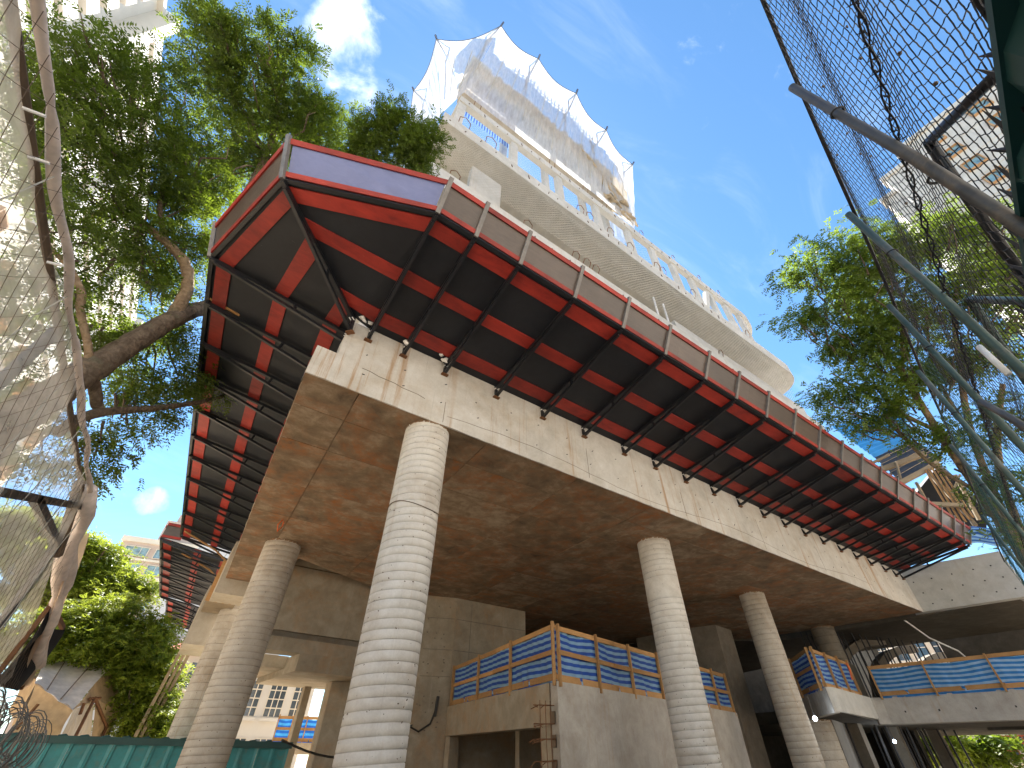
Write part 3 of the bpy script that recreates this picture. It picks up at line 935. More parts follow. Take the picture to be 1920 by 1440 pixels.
# pillars between sill slab and ring beam
for k, x in enumerate((1.35, 4.2, 6.95, 9.5, 11.9, 13.9, 15.7, 17.45, 19.2, 20.9, 22.4)):
    w = 0.36 if x < 13 else 0.4
    mb = MB(); mb.box(x - w / 2, Y0 + 0.06, 21.002, x + w / 2, Y0 + 0.3, 23.898)
    mb.build('pillar', M['tower'], B)
mb = MB(); mb.bar((17.75, Y0 + 0.2, 21.0), (18.95, Y0 + 0.2, 23.75), 0.3, 0.26, (0, 1, 0)); mb.build('diagonal_strut', M['tower'], B)
mb = MB(); mb.prism([(22.7, Y0 + 0.5), (24.1, Y0 + 1.3), (24.6, Y0 + 3.0), (24.6, 14), (24.0, 14), (24.0, 9.0), (22.7, Y0 + 0.9)], 21.0, 23.75)
mb.build('corner_wall', M['tower'], B)
# storey between the two lower slabs: set-back wall, a solid panel, and see-through guard nets
mb = MB(); mb.box(1.2, Y0 + 2.6, 16.75, 26.5, Y0 + 2.9, 20.15); mb.build('recessed_wall', M['tower_brown'], B)
mb = MB(); mb.hexa([(2.05, Y0 + .2, 16.76), (5.2, Y0 + .2, 16.76), (5.2, Y0 + .5, 16.76), (2.05, Y0 + .5, 16.76),
                    (2.05, Y0 + .2, 20.14), (5.2, Y0 + .2, 20.14), (5.2, Y0 + .5, 20.14), (2.05, Y0 + .5, 20.14)])
mb = MB(); mb.box(at_y(884, 325, Y0 + .13)[0], Y0 + 0.13, 16.755, at_y(939, 362, Y0 + .13)[0], Y0 + 0.4, at_y(910, 327, Y0 + .13)[2]); mb.build('wall_panel', M['tower'], B)
mb = MB(); mb.box(13.5, Y0 + 0.15, 16.755, 25.0, Y0 + 0.4, 17.3); mb.build('low_parapet', M['tower'], B)
for x in (12.5, 13.2):
    mb = MB(); mb.tube([(x, Y0 + .3, 16.75), (x + 0.1, Y0 + .3, 18.5)], 0.05, 6); mb.build('standpipe', M['white_metal'], B)
# lower tower wall that the debris tray hides, down to the podium
mb = MB(); mb.box(1.2, Y0 + 1.4, 7.9, 24.5, 19.5, 15.55); mb.build('lower_tower_wall', M['tower'], B)


def guard_net(x0, x1, y, z0, z1, step, w, sag=0.05):
    """diamond net of two families of cords, cut to the opening"""
    mb = MB()
    H = z1 - z0
    for sgn in (1, -1):
        c = x0 - H
        while c < x1 + H:
            # line x = c + sgn*(z - z0)
            pts = []
            n = 9
            for k in range(n + 1):
                z = z0 + H * k / n; x = c + (z - z0) if sgn > 0 else c + H - (z - z0)
                if x0 <= x <= x1:
                    pts.append((x, y - sag * math.sin(math.pi * k / n) + 0.03 * math.sin(x * 0.9 + k), z))
            for p, q in zip(pts[:-1], pts[1:]):
                i = len(mb.v)
                mb.v += [(p[0], p[1], p[2] - w), (p[0], p[1], p[2] + w), (q[0], q[1], q[2] + w), (q[0], q[1], q[2] - w)]
                mb.f.append((i, i + 1, i + 2, i + 3))
            c += step
    return mb


tag(guard_net(0.9, 23.4, Y0 - 0.12, 16.75, 20.2, 0.17, 0.009, 0.12).build('guard_net', M['wire_pale'], B), 'pale diamond guard net across the lower open storey', None, None, 'stuff')
tag(guard_net(1.2, 13.0, Y0 - 0.06, 21.0, 23.8, 0.17, 0.004).build('guard_net', M['wire_pale'], B), 'pale diamond guard net across the upper window openings', None, None, 'stuff')
tag(guard_net(4.5, 21, Y0 + 0.05, 13.6, 15.6, 0.17, 0.009).build('guard_net', M['wire_pale'], B), 'pale guard net hanging below the lowest tower slab', None, None, 'stuff')

# upper storeys under the white net
mb = MB(); mb.prism([(1.25, Y0 + 0.25), (9, Y0 + .55), (12.2, Y0 + 0.6), (12.2, 7.5), (1.25, 7.4)], 27.4, 28.1); mb.build('tower_slab', M['tower_brown'], B)
mb = MB(); mb.box(1.25, Y0 + 0.3, 31.5, 12.1, 8.4, 32.4); mb.build('roof_slab', M['tower_brown'], B)
mb = MB(); mb.box(1.7, Y0 + 0.9, 28.1, 11.7, Y0 + 1.2, 31.5); mb.build('recessed_wall', M['tower_brown'], B)
mb = MB(); mb.box(1.7, Y0 + 1.2, 28.1, 2.0, 7.6, 31.5); mb.build('recessed_wall', M['tower_brown'], B)
mb = MB(); mb.box(1.2, Y0 + 0.4, 32.4, 2.55, 8.6, 34.4); mb.build('roof_block', M['tower_brown'], B)
for x in (1.6, 4.2, 7.0, 9.8, 11.7):
    mb = MB(); mb.box(x - 0.15, Y0 + 1.0, 24.5, x + 0.15, Y0 + 1.3, 27.4); mb.build('pillar', M['tower'], B)
mb = MB()
mb.grid(lambda a, b: (1.4 + 3.0 * a, Y0 + 0.62 + 0.02 * math.sin(a * 90) * b, 24.5 + 1.9 * b), 60, 6, lambda a, b: (b * 1.9, a * 3))
mb.build('blue_screen', M['tarp'], B)
# starter bars and formwork uprights along the roof edge
for k in range(24):
    x = 3.9 + k * 0.26; mb = MB()
    mb.bar((x, Y0 + 0.35, 32.2), (x + 0.03, Y0 + 0.25, 32.4 + R.uniform(0.5, 0.95)), 0.06, 0.06); mb.build('roof_upright', M['timber_grey'], B)
mb = MB(); mb.bar((3.7, Y0 + 0.3, 32.72), (9.95, Y0 + 0.3, 32.72), 0.05, 0.09); mb.build('roof_rail', M['timber_grey'], B)
# bar hoops left sticking out of the slab edges
def hoop(x, y, z, s, lean=0.0):
    mb = MB(); mb.tube([(x - s * .5, y, z), (x - s * .5 + lean * .8, y - .1, z + s * 1.3), (x + lean, y - .13, z + s * 1.7), (x + s * .5 + lean * .8, y - .1, z + s * 1.3), (x + s * .5, y, z)], 0.018, 4, False)
    return mb.build('bar_hoop', M['rust'], B)


for x in (1.8, 3.3, 5.0): hoop(x, Y0 + .3, 16.75, 0.38)
for x in (1.6, 2.9): hoop(x, Y0, 21.0, 0.5)
for x in (2.0, 6.5, 8.8, 10.2): hoop(x, Y0 + .05, 24.5, 0.34)
for x in (7.9, 8.5, 9.9, 11.3, 13.3, 13.8, 16.3, 21.5): hoop(x, Y0, 21.0, 0.42, 0.1)
for x in (7.3, 7.9, 8.4, 16.9): hoop(x, Y0 + .2, 16.75, 0.34, 0.1)
for x in (13.2, 16.0, 18.5, 20.5): hoop(x, Y0 + .1, 24.5, 0.3)


# net piled and draped over the upper floor front
def drape(a, b):
    x = 1.25 + 11.0 * a
    zt = 32.3; zb = 31.2 - 2.2 * a - 3.9 * a * a + 0.25 * math.sin(a * 21)
    z = zt + (zb - zt) * b
    fold = 0.10 * math.sin(a * 46 + 5 * b + 2.2 * math.sin(b * 3 + a * 9)) * (0.3 + b) + 0.07 * math.sin(a * 103 + 3 * b) + 0.05 * math.sin(b * 31 + a * 17)
    belly = -0.6 * math.sin(math.pi * min(1, b * 0.95)) ** 1.5 * (0.35 + 0.8 * a)
    return (x, Y0 + 0.26 + fold + belly, z)


mb = MB(); mb.grid(drape, 150, 40)
dr = mb.build('draped_net', M['net_beige'], B, smooth_=True)
# rope-thick gathered folds at its lower hem
for k in range(7):
    mb = MB(); pts = []; rr = []
    for t in np.linspace(0, 1, 34):
        x = 3.0 + k * 0.75 + t * (9.0 - k * 0.7)
        pts.append((x, Y0 - 0.05 - 0.35 * math.sin(math.pi * t) - 0.12 * math.sin(9 * t + k), 31.3 - 2.2 * ((x - 1.25) / 11) - 3.9 * ((x - 1.25) / 11) ** 2 + 0.28 * k * t + 0.12 * math.sin(13 * t + k)))
        rr.append(0.05 + 0.09 * abs(math.sin(3.1 * t + k)))
    mb.tube(pts, rr, 7)
    sub(mb, 'gathered_fold', M['net_beige'], dr, smooth_=True)
for k in range(16):
    p = np.array([10.4 + R.uniform(-0.5, 1.7), Y0 - R.uniform(0.0, 0.35), 24.75 + R.uniform(0, 1.1)]); mb = MB()
    mb.tube([p, p + np.array([R.uniform(-.4, .4), R.uniform(-.1, .1), R.uniform(-.3, .35)]), p + np.array([R.uniform(.3, .9), R.uniform(-.2, .2), R.uniform(-.4, .3)])], [0.06, 0.15, 0.05], 7)
    sub(mb, 'gathered_fold', M['net_beige'], dr, smooth_=True)

# ------------------------------------------------------------------ white safety net round the tower top
RING = [(-0.6, 14.0, 33), (-1.0, 10.03, 33), (-1.0, 6.92, 33), (1.76, 4.26, 33), (4.43, 4.25, 33), (7.45, 4.28, 33), (10.44, 4.71, 33), (13.51, 5.22, 33), (13.7, 9.0, 33)]
FOOT = [(0.7, 14.0, 24.6), (0.7, 10.0, 24.6), (0.75, 7.4, 24.6), (1.2, 6.05, 24.6), (4.3, 6.05, 24.6), (7.2, 6.05, 24.6), (9.8, 6.05, 24.6), (12.4, 6.1, 24.3), (13.2, 9.0, 24.6)]
T = thing('safety_net', 'white safety net flared round the tower top on tube frames', 'net', (4.4, 4.3, 24.6))
for i in range(len(RING) - 1):
    a0, a1, b0, b1 = (np.array(q, float) for q in (RING[i], RING[i + 1], FOOT[i], FOOT[i + 1]))
    L_ = np.linalg.norm(a1 - a0)
    def f(u, v, a0=a0, a1=a1, b0=b0, b1=b1, L_=L_, i=i):
        sagtop = -0.09 * L_ * math.sin(math.pi * u) * (1 - v) ** 2
        inn = (lerp(b0, b1, .5) - lerp(a0, a1, .5)); inn[2] = 0; inn /= max(np.linalg.norm(inn), 1e-6)
        p = lerp(lerp(a0, a1, u), lerp(b0, b1, u), v)
        w = math.sin(math.pi * u)
        bow = 0.45 * w * math.sin(math.pi * min(1, v * 1.05 + 0.1)) * 0.6
        rip = 0.045 * math.sin(u * 38 + 3 * math.sin(v * 5 + i)) * math.sin(math.pi * v) ** 0.5
        p = p + inn * (bow + rip + 0.10 * L_ * 0.5 * w * (1 - v) ** 2)
        p[2] += sagtop
        return p
    mb = MB(); mb.grid(f, 36, 30); mb.build('net_panel', M['net'], T, smooth_=True)
    hm = MB(); hm.tube([f(u, 0.0) for u in np.linspace(0, 1, 16)], 0.022, 5); hm.build('hem_rope', M['galv'], T)
for i in range(1, len(RING) - 1):
    p = np.array(RING[i], float); q = np.array(FOOT[i], float)
    d = q - p; d[2] = 0; d /= np.linalg.norm(d)
    top = p + d * 0.05; inner = p + d * 1.15 + np.array([0, 0, -0.1])
    mb = MB()
    mb.bar(top, inner, 0.075, 0.075); mb.bar(inner, inner + np.array([0, 0, -2.3]), 0.08, 0.08)
    mb.bar(top, inner + np.array([0, 0, -1.5]), 0.07, 0.07)
    mb.bar(top, top + np.array([0, 0, 0.45]) - d * 0.2, 0.09, 0.09)
    mb.bar(inner + np.array([0, 0, -2.3]), q + np.array([0, 0, 1.5]), 0.05, 0.05)
    mb.bar(inner + np.array([0, 0, -1.2]), q * np.array([1, 1, 0]) + d * 0.4 + np.array([0, 0, 29.0]), 0.04, 0.04)
    mb.build('net_frame', M['frame_tube'], T)
for i in range(1, len(RING) - 1):
    for o_ in (0.33, 0.66):
        p = lerp(RING[i], RING[min(i + 1, len(RING) - 1)], o_); q = lerp(FOOT[i], FOOT[min(i + 1, len(RING) - 1)], o_)
        mb = MB(); mb.tube([lerp(p, q, 0.34), lerp(p, q, 0.6) + np.array([0, .1, 0]), lerp(p, q, 0.9)], 0.02, 4); mb.build('net_cord', M['wire_pale'], T)

# ------------------------------------------------------------------ red and black debris tray round the podium edge
D = thing('debris_tray', 'red and black plywood debris tray on black tube brackets round the podium edge', 'debris tray', (0.8, 3.5, 8.42))
FX = [0.83, 1.56, 2.49, 3.78, 5.09, 6.39, 7.79, 8.99, 10.28, 11.58, 12.9, 14.2, 15.45, 16.75, 18.0, 19.3, 20.5, 21.75, 23.0, 24.0, 24.7]
LY = [6.55, 7.72, 9.0, 10.2, 11.69, 13.11, 14.41, 15.92, 17.43, 18.9, 20.3, 21.7]
front = [((x, Y0 + 0.03, 8.055), (x, 3.5, 8.42), (0, -0.32, 0.58)) for x in FX]
hip = ((0.44, 6.10, 8.06), (-1.37, 4.38, 8.42), (-0.18, -0.32, 0.58))
def lx(y, x0): return x0 + 0.045 * (y - 6.55)
left = [((lx(y, 0.5), y, 8.06), (lx(y, -2.11), y, 8.42), (-0.19, -0.21, 0.58) if k == 0 else (-0.015, 0, 0.5)) for k, y in enumerate(LY)]
left2 = [((lx(y, 0.15), y, 8.06), (lx(y, -2.80), y, 8.42), (-0.02, 0, 0.55)) for y in (22.6, 23.9, 25.2, 26.6, 28.0, 29.5, 31.0, 32.4)]
left3 = [((lx(y, 0.0), y, 8.0), (lx(y, -2.45), y, 8.42), (-0.02, 0, 0.5)) for y in (32.8, 34.3, 36.0, 37.8, 39.6)]
STRIPS = ((0.085, 0.195), (0.470, 0.568), (0.862, 0.962))


def spoke_pt(sp, t, dz=0.0):
    return lerp(sp[0], sp[1], t) + np.array([0, 0, dz])


def slat(sa, sb, t0, t1, dz0, dz1, e0=0.0, e1=1.0, tb=None):
    """a board lying along the tray between two brackets"""
    mb = MB()
    ob_ = {t0: (tb[0] if tb else t0), t1: (tb[1] if tb else t1)}
    A = lambda t, dz, e: lerp(spoke_pt(sa, t, dz), spoke_pt(sb, ob_[t], dz), e)
    mb.hexa([A(t0, dz0, e0), A(t0, dz0, e1), A(t1, dz0, e1), A(t1, dz0, e0), A(t0, dz1, e0), A(t0, dz1, e1), A(t1, dz1, e1), A(t1, dz1, e0)])
    return mb


def bay(sa, sb, fascia=True, whole=False, sheet_='brownply', far=None):
    slat(sa, sb, 0.0, 1.0, 0.0, 0.02).build('ply_panel', M['ply'], D)
    for k, (t0, t1) in enumerate(STRIPS):
        j = R.uniform(-0.006, 0.006)
        slat(sa, sb, t0 + j, t1 + j + R.uniform(-.005, .005), -0.026 + R.uniform(-.003, .003), -0.001, 0.004, 0.996, far[k] if far else None).build('red_board', M['red'], D)
    # outer edge angle
    slat(sa, sb, 0.985, 1.012, -0.05, 0.03).build('edge_angle', M['steel'], D)
    if not fascia: return
    oa, ob = np.array(sa[1], float), np.array(sb[1], float)
    fa, fb = np.array(sa[2], float), np.array(sb[2], float)
    nrm = np.cross(ob - oa, fa); nrm /= np.linalg.norm(nrm)
    if nrm[2] > 0: nrm = -nrm
    def F(u, w, off): return lerp(oa + fa * w, ob + fb * w, u) + nrm * off
    def plate(w0, w1, o0, o1, u0=0.0, u1=1.0):
        mb = MB(); mb.hexa([F(u0, w0, o0), F(u1, w0, o0), F(u1, w1, o0), F(u0, w1, o0), F(u0, w0, o1), F(u1, w0, o1), F(u1, w1, o1), F(u0, w1, o1)]); return mb
    long_ = np.linalg.norm(ob - oa)
    # the fascia sheet of a bay is often two offcuts butted together
    cuts = [0.02, 0.98]
    if long_ > 1.0 and not whole and R.random() < 0.4: cuts = [0.02, R.choice((0.3, 0.4, 0.62)), 0.98]
    for a, b in zip(cuts[:-1], cuts[1:]):
        plate(0.06, 0.97, R.uniform(0, 0.006), 0.018, a + 0.0008, b - 0.0008).build('fascia_panel', M[sheet_], D)
    jj = R.uniform(-0.01, 0.01)
    plate(0.03 + jj, 0.155 + jj, 0.022, 0.047, 0.01, 0.995).build('red_board', M['red'], D)
    plate(0.85 + jj, 0.985 + jj, 0.022, 0.047, 0.01, 0.995).build('red_board', M['red'], D)


def bracket_parts(sp, foot, post=True, name='bracket'):
    I, O, f = (np.array(q, float) for q in sp)
    top = MB(); off = np.array([0, 0, -0.066])
    top.bar(I + off, O + off, 0.07, 0.07)
    b = top.build(name, M['steel'], D)
    F = np.array(foot, float)
    j = lerp(I, O, 0.87) + off + np.array([0, 0, -0.055])
    mb = MB(); mb.bar(F, j, 0.055, 0.06); mb.bar(j, lerp(I, O, 0.965) + off + np.array([0, 0, -0.052]), 0.055, 0.05)
    sub(mb, 'strut', M['steel'], b)
    mb = MB(); mb.bar(F, I + np.array([0, 0, -0.02]), 0.06, 0.07, (1, 0, 0)); sub(mb, 'leg', M['steel'], b)
    t = 0.46
    mb = MB(); mb.bar(lerp(F, j, t), lerp(I, O, t * 0.9) + off, 0.05, 0.05); sub(mb, 'tie', M['steel'], b)
    d = O - I; d[2] = 0; d /= np.linalg.norm(d)
    s = np.array([-d[1], d[0], 0])
    mb = MB(); mb.bar(F - s * 0.075 - d * 0.02 + np.array([0, 0, -.045]), F + s * 0.075 - d * 0.02 + np.array([0, 0, -.045]), 0.09, 0.025)
    sub(mb, 'base_plate', M['rust'], b)
    mb = MB()
    for q in (-0.03, 0.03):
        mb.tube([I + s * q - np.array([0, 0, .10]) - d * 0.0, I + s * q + d * 0.08 - np.array([0, 0, .10])], 0.012, 6)
    sub(mb, 'bolt', M['white_metal'], b)
    if post:
        n = np.cross(f, s); n /= np.linalg.norm(n)
        mb = MB(); mb.bar(O + d * 0.03 - np.array([0, 0, .05]), O + f * 1.04 + d * 0.045, 0.075, 0.06, d)
        sub(mb, 'fascia_post', M['post'], b)
    return b


proto = bracket_parts(front[1], (FX[1], Y0 - 0.05, 7.75))
for k, sp in enumerate(front):
    if k == 1: continue
    c = proto.copy(); COL.objects.link(c); c.location = (FX[k] - FX[1], 0, R.uniform(-0.006, 0.006))
    for ch in list(proto.children):
        q = ch.copy(); COL.objects.link(q); q.parent = c
for a, b in zip(front[:-1], front[1:]): bay(a, b)
bracket_parts(hip, (0.46, 6.10, 7.70))
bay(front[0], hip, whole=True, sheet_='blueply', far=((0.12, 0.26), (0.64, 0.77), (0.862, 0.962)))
bay(left[0], hip, whole=True, far=((0.07, 0.21), (0.53, 0.68), (0.862, 0.962)))
bracket_parts(left[0], (0.50, 6.42, 7.66))
protol = bracket_parts(left[1], (0.44, LY[1], 7.68), post=False)
for k in range(2, len(left)):
    c = protol.copy(); COL.objects.link(c); c.location = (0.045 * (LY[k] - LY[1]), LY[k] - LY[1], R.uniform(-0.008, 0.008))
    for ch in list(protol.children):
        q = ch.copy(); COL.objects.link(q); q.parent = c
for a, b in zip(left[:-1], left[1:]): bay(b, a)
for a, b in zip(left2[:-1], left2[1:]): bay(b, a)
for a, b in zip(left3[:-1], left3[1:]): bay(b, a)
for sp in left2 + left3:
    c = protol.copy(); COL.objects.link(c)
    c.location = (sp[1][0] - left[1][1][0], sp[1][1] - left[1][1][1], 0)
    for ch in list(protol.children):
        q = ch.copy(); COL.objects.link(q); q.parent = c
# end board where the left tray steps outwards
mb = MB(); mb.hexa([(-2.1, 22.55, 8.42), (-1.4, 22.5, 8.42), (-1.4, 22.52, 8.42), (-2.1, 22.57, 8.42), (-2.1, 22.55, 9.05), (-1.4, 22.5, 9.05), (-1.4, 22.52, 9.05), (-2.1, 22.57, 9.05)])
mb.build('fascia_panel', M['brownply'], D)
for z0, z1 in ((8.44, 8.53), (8.93, 9.04)):
    mb = MB(); mb.hexa([(-2.1, 22.5, z0), (-1.4, 22.45, z0), (-1.4, 22.48, z0), (-2.1, 22.53, z0), (-2.1, 22.5, z1), (-1.4, 22.45, z1), (-1.4, 22.48, z1), (-2.1, 22.53, z1)])
    mb.build('red_board', M['red'], D)
# stick props under the left tray, pale slats, plastic wrap tied to some feet
for (y, z0) in ((21.3, 7.4), (24.2, 7.3)):
    mb = MB(); mb.tube([(lx(y, -2.0), y - 0.4, 8.33), (lx(y, -0.7), y - 0.1, 7.95), (lx(y, 0.3), y + 0.1, z0)], 0.035, 6); mb.build('bamboo_prop', M['timber'], D)
mb = MB(); mb.bar((-2.02, 7.62, 8.40), (-1.45, 7.66, 8.33), 0.05, 0.02); mb.build('pale_batten', M['timber'], D)
for p in ((0.60, 6.05, 8.06), (0.78, 6.08, 8.09), (1.52, 6.08, 8.02), (2.28, 6.05, 8.10), (2.40, 6.05, 7.98)):
    mb = MB()
    for q in range(3):
        c = np.array(p) + np.array([R.uniform(-.04, .04), R.uniform(-.03, .0), R.uniform(-.05, .04)])
        mb.tube([c + np.array([-.05, 0, R.uniform(-.03, .03)]), c, c + np.array([.05, 0, R.uniform(-.04, .04)])], [0.015, R.uniform(.03, .055), 0.012], 6)
    mb.build('plastic_wrap', M['plastic'], D, smooth_=True)
# blue sheet tied over the far end of the tray
mb = MB()
def fl_(u, v):
    p = lerp(lerp((24.6, 3.2, 9.0), (25.2, 2.1, 8.75), u), lerp((24.7, 3.5, 8.42), (25.3, 2.5, 8.18), u), v)
    p = p + np.array([0.05 * math.sin(v * 14 + u * 4), 0.06 * math.sin(v * 9 + u * 6), 0.05 * math.sin(u * 8)])
    return p
mb.grid(fl_, 14, 14, lambda a, b: (a, b * 1.2))
mb.build('end_sheet', M['tarp_end'], D, smooth_=True)

# ------------------------------------------------------------------ timber guard rails hung with blue striped sheet
def guard_rail(label, path, z, h, npost, tarp, group, wav=0.05, mid=True, corner=True):
    t = thing('guard_rail', label, 'guard rail', (path[0][0], path[0][1], z), group)
    for (a, b, k) in [(path[i], path[i + 1], npost[i]) for i in range(len(path) - 1)]:
        a = np.array([a[0], a[1], z]); b = np.array([b[0], b[1], z])
        d = (b - a) / np.linalg.norm(b - a); n = np.array([d[1], -d[0], 0])
        if n @ (np.array([0, 0, z]) - a) < 0: n = -n
        L_ = np.linalg.norm(b - a)
        # the sheet hangs behind the posts, sagging between them
        def f(u, v):
            s = u * k
            sag = -0.05 * math.sin(math.pi * (s % 1)) * (v - .2)
            p = a + d * (u * L_) - n * (0.035 + wav * 0.6 * math.sin(s * 7 + v * 5) * math.sin(math.pi * (s % 1)) + 0.018 * math.sin(u * L_ * 19 + v * 3))
            p[2] = z - 0.04 + (h - 0.05) * v + sag * (v > .02)
            return p
        mb = MB(); mb.grid(f, max(16, int(L_ * 12)), 14, lambda u, v: (u * L_, v * h + 0.02 * math.sin(u * L_ * 3)))
        mb.build('tarp', tarp, t, smooth_=True)
        for i in range(k + 1):
            p = a + d * min(L_ - 0.03, max(0.03, L_ * i / k + R.uniform(-0.06, 0.06) * (0 < i < k)))
            mb = MB(); mb.bar(p + n * 0.035 + np.array([0, 0, -0.08]), p + n * 0.035 + d * R.uniform(-.02, .02) + np.array([0, 0, h + R.uniform(0.0, 0.05)]), 0.075, 0.05, d)
            mb.build('post', M['timber'], t)
        zs = [(h - 0.07, 0.11), (0.09, 0.13)] + ([(h * 0.5, 0.10)] if mid else [])
        for zz, hh in zs:
            nseg = max(1, int(round(L_ / 2.9)))
            for s in range(nseg):
                p = a + d * (L_ * s / nseg) + np.array([0, 0, zz + R.uniform(-.015, .015)]); q = a + d * (L_ * (s + 1) / nseg + 0.12 * (s < nseg - 1)) + np.array([0, 0, zz + R.uniform(-.015, .015)])
                off = -n * 0.012 if zz != h * 0.5 else n * (0.005 + 0.028 * (s % 2))
                mb = MB(); mb.bar(p + off, q + off, 0.028, hh); mb.build('rail', M['timber'], t)
    return t


guard_rail('timber guard rail with blue striped sheet, from the core wall to the grey box corner', [(8.66, 16.1), (7.47, 9.0)], ZF, 1.17, [3], M['tarp'], 'blue sheeted guard rails')
guard_rail('timber guard rail with blue striped sheet along the top of the grey box', [(7.50, 8.97), (12.2, 9.93), (17.3, 11.1)], ZF - 0.02, 1.17, [3, 4], M['tarp'], 'blue sheeted guard rails')
guard_rail('short guard rail with dark blue sheet behind the fourth column', [(24.0, 13.2), (18.6, 8.42)], Z2, 1.17, [3], M['tarp'], 'blue sheeted guard rails')
guard_rail('guard rail with dark blue sheet on the pale parapet, orange cord tied on', [(18.55, 8.3), (22.4, 8.85)], Z2, 1.15, [3], M['tarp'], 'blue sheeted guard rails', mid=False)
guard_rail('long guard rail with thin sunlit blue sheet on the right edge beam', [(22.85, 8.35), (23.55, 1.3)], Z2, 0.98, [4], M['tarp_lit'], 'blue sheeted guard rails', mid=False)
t = guard_rail('small guard rail with bright blue sheet on the rear landing', [tuple(at_d(506, 1400, 27)[:2]), tuple(at_d(592, 1396, 27)[:2])], 2.18, 0.95, [3], M['tarp_vivid'], 'blue sheeted guard rails')
cd = MB(); pts = [(22.0 + 0.06 * math.sin(k), 8.70, Z2 + 1.05 - 0.11 * k) for k in range(6)]; cd.tube(pts, 0.035, 6)
tag(cd.build('tied_cord', M['orange_rope']), 'orange cord tied to the rail above the pale parapet', 'rag')  # short orange cord hanging over the rail

# bars sticking out of the grey box return, starter bars, hanging bars in the right bay
mb = MB()
for z in (2.62, 2.30, 2.05, 1.70, 1.30):
    for s in range(3):
        y = 9.12 + 0.06 * s
        mb.tube([(7.47, y, z), (7.10 - 0.1 * s, y - 0.12, z - 0.02), (6.75 + R.uniform(-.15, .15), y - 0.30 + R.uniform(-.1, .1), z - 0.10 + R.uniform(-.05, .05))], 0.010, 5)
for x in (7.0, 7.15, 7.28):
    mb.tube([(x, 9.02, 2.68), (x - 0.02, 9.0, 2.0), (x + 0.03, 9.02, 1.1)], 0.008, 5)
tag(mb.build('rebar_cage', M['rust']), 'rusty bars sticking out of the left end of the grey box', 'rebar')
for k in range(34):
    x = 24.6 + (k % 17) * 0.48 + R.uniform(-.12, .12); y = 10.2 + (k // 17) * 1.1 - 0.12 * (k % 17) + R.uniform(-.1, .1)
    mb = MB(); mb.tube([(x, y, 3.5), (x + R.uniform(-.06, .06), y, 5.0), (x + R.uniform(-.1, .1), y, 6.52)], 0.03, 5)
    if k in (0, 1, 20, 21, 22, 26, 27, 31): continue
    tag(mb.build('starter_bar', M['wire_dark']), 'thin dark upright bar in the deep right bay of the upper floor', 'bar', 'upright bars in the right bay, upper floor')
for k in range(26):
    x = 25.0 + (k % 13) * 0.75 + R.uniform(-.2, .2); y = 11.2 + (k // 13) * 1.2 - .1 * (k % 13) + R.uniform(-.2, .2)
    mb = MB(); mb.tube([(x, y, 0), (x + R.uniform(-.06, .06), y, 1.6), (x + R.uniform(-.1, .1), y, 3.15)], 0.045, 5)
    if k in (0, 2, 13, 14, 15, 16, 17, 18, 21): continue
    tag(mb.build('shoring_prop', M['wire_dark']), 'dark upright prop under the edge beam at the lower right', 'prop', 'upright props under the right edge beam')
mb = MB(); mb.tube([(25.6, 7.2, 6.5), (27.0, 7.0, 5.9), (28.3, 6.6, 5.5), (29.2, 6.3, 4.6), (29.6, 6.2, 3.6)], 0.035, 6)
tag(mb.build('hanging_cable', M['white_metal']), 'pale cable hanging from the slab in the right bay', 'cable')
P1 = np.array([8.0, 16.40, 2.72]); mb = MB()
mb.tube([P1 + np.array([-0.9, 0, 0.1]), P1 + np.array([-0.75, -.05, -0.22]), P1 + np.array([-0.35, -.08, -0.36]), P1 + np.array([0.05, -.06, -0.15]), P1 + np.array([0.22, 0, 0.2])], 0.03, 6)
mb.tube([P1 + np.array([0.2, -.05, 0.05]), P1 + np.array([0.25, -.04, 0.6])], 0.05, 6)
tag(mb.build('dangling_hose', M['black_rubber']), 'black hose looped from a fitting on the core wall', 'hose')
pts = [np.array([2.6, 12, 1.95]) + np.array([4.2 * t, 3.0 * t, 0.5 * t * t - 0.35 * math.sin(math.pi * t)]) for t in np.linspace(0, 1, 14)]
mb = MB(); mb.tube([tuple(p) for p in pts], 0.022, 5)
tag(mb.build('slack_cable', M['black_rubber']), 'slack black cable sagging between the second and first columns', 'cable')
p = at_z(530, 975, ZS); mb = MB(); mb.tube([p + np.array([0, 0, 0.01]), p + np.array([-.08, -.1, -.18]), p + np.array([-.02, .05, -.30]), p + np.array([.06, .12, -.12]), p + np.array([.05, .1, 0.01])], 0.016, 5)
tag(mb.build('orange_loop', M['orange_rope']), 'orange loop of cord hanging from a soffit joint', 'cord')

# two lit work lamps under the right mezzanine
def lamp(name, label, p, watts):
    t = thing(name, label, 'lamp', p)
    p = np.array(p)
    m, N, L = new_mat('lamp_glow'); o = N("ShaderNodeOutputMaterial"); e = N("ShaderNodeEmission"); e.inputs[0].default_value = (0.75, 0.88, 1, 1); e.inputs[1].default_value = 9; L(e.outputs[0], o.inputs[0])
    mb = MB(); rs = [0.02, 0.05, 0.065, 0.05, 0.015]
    mb.tube([p + np.array([0, 0, -0.07 + 0.034 * k]) for k in range(5)], rs, 12); mb.build('bulb', m, t, smooth_=True)
    mb = MB(); mb.tube([p + np.array([0, 0, .06]), p + np.array([0, 0, .15])], 0.03, 8); mb.tube([p + np.array([0, 0, .15]), p + np.array([0.02, 0, .6])], 0.012, 5); mb.build('socket', M['black_rubber'], t)
    li = bpy.data.lights.new('work_lamp_light', 'POINT'); li.energy = watts; li.color = (0.8, 0.9, 1); li.shadow_soft_size = 0.12
    lo = bpy.data.objects.new('work_lamp_light', li); COL.objects.link(lo); lo.parent = t; lo.location = (0.0, -0.3, -0.15)


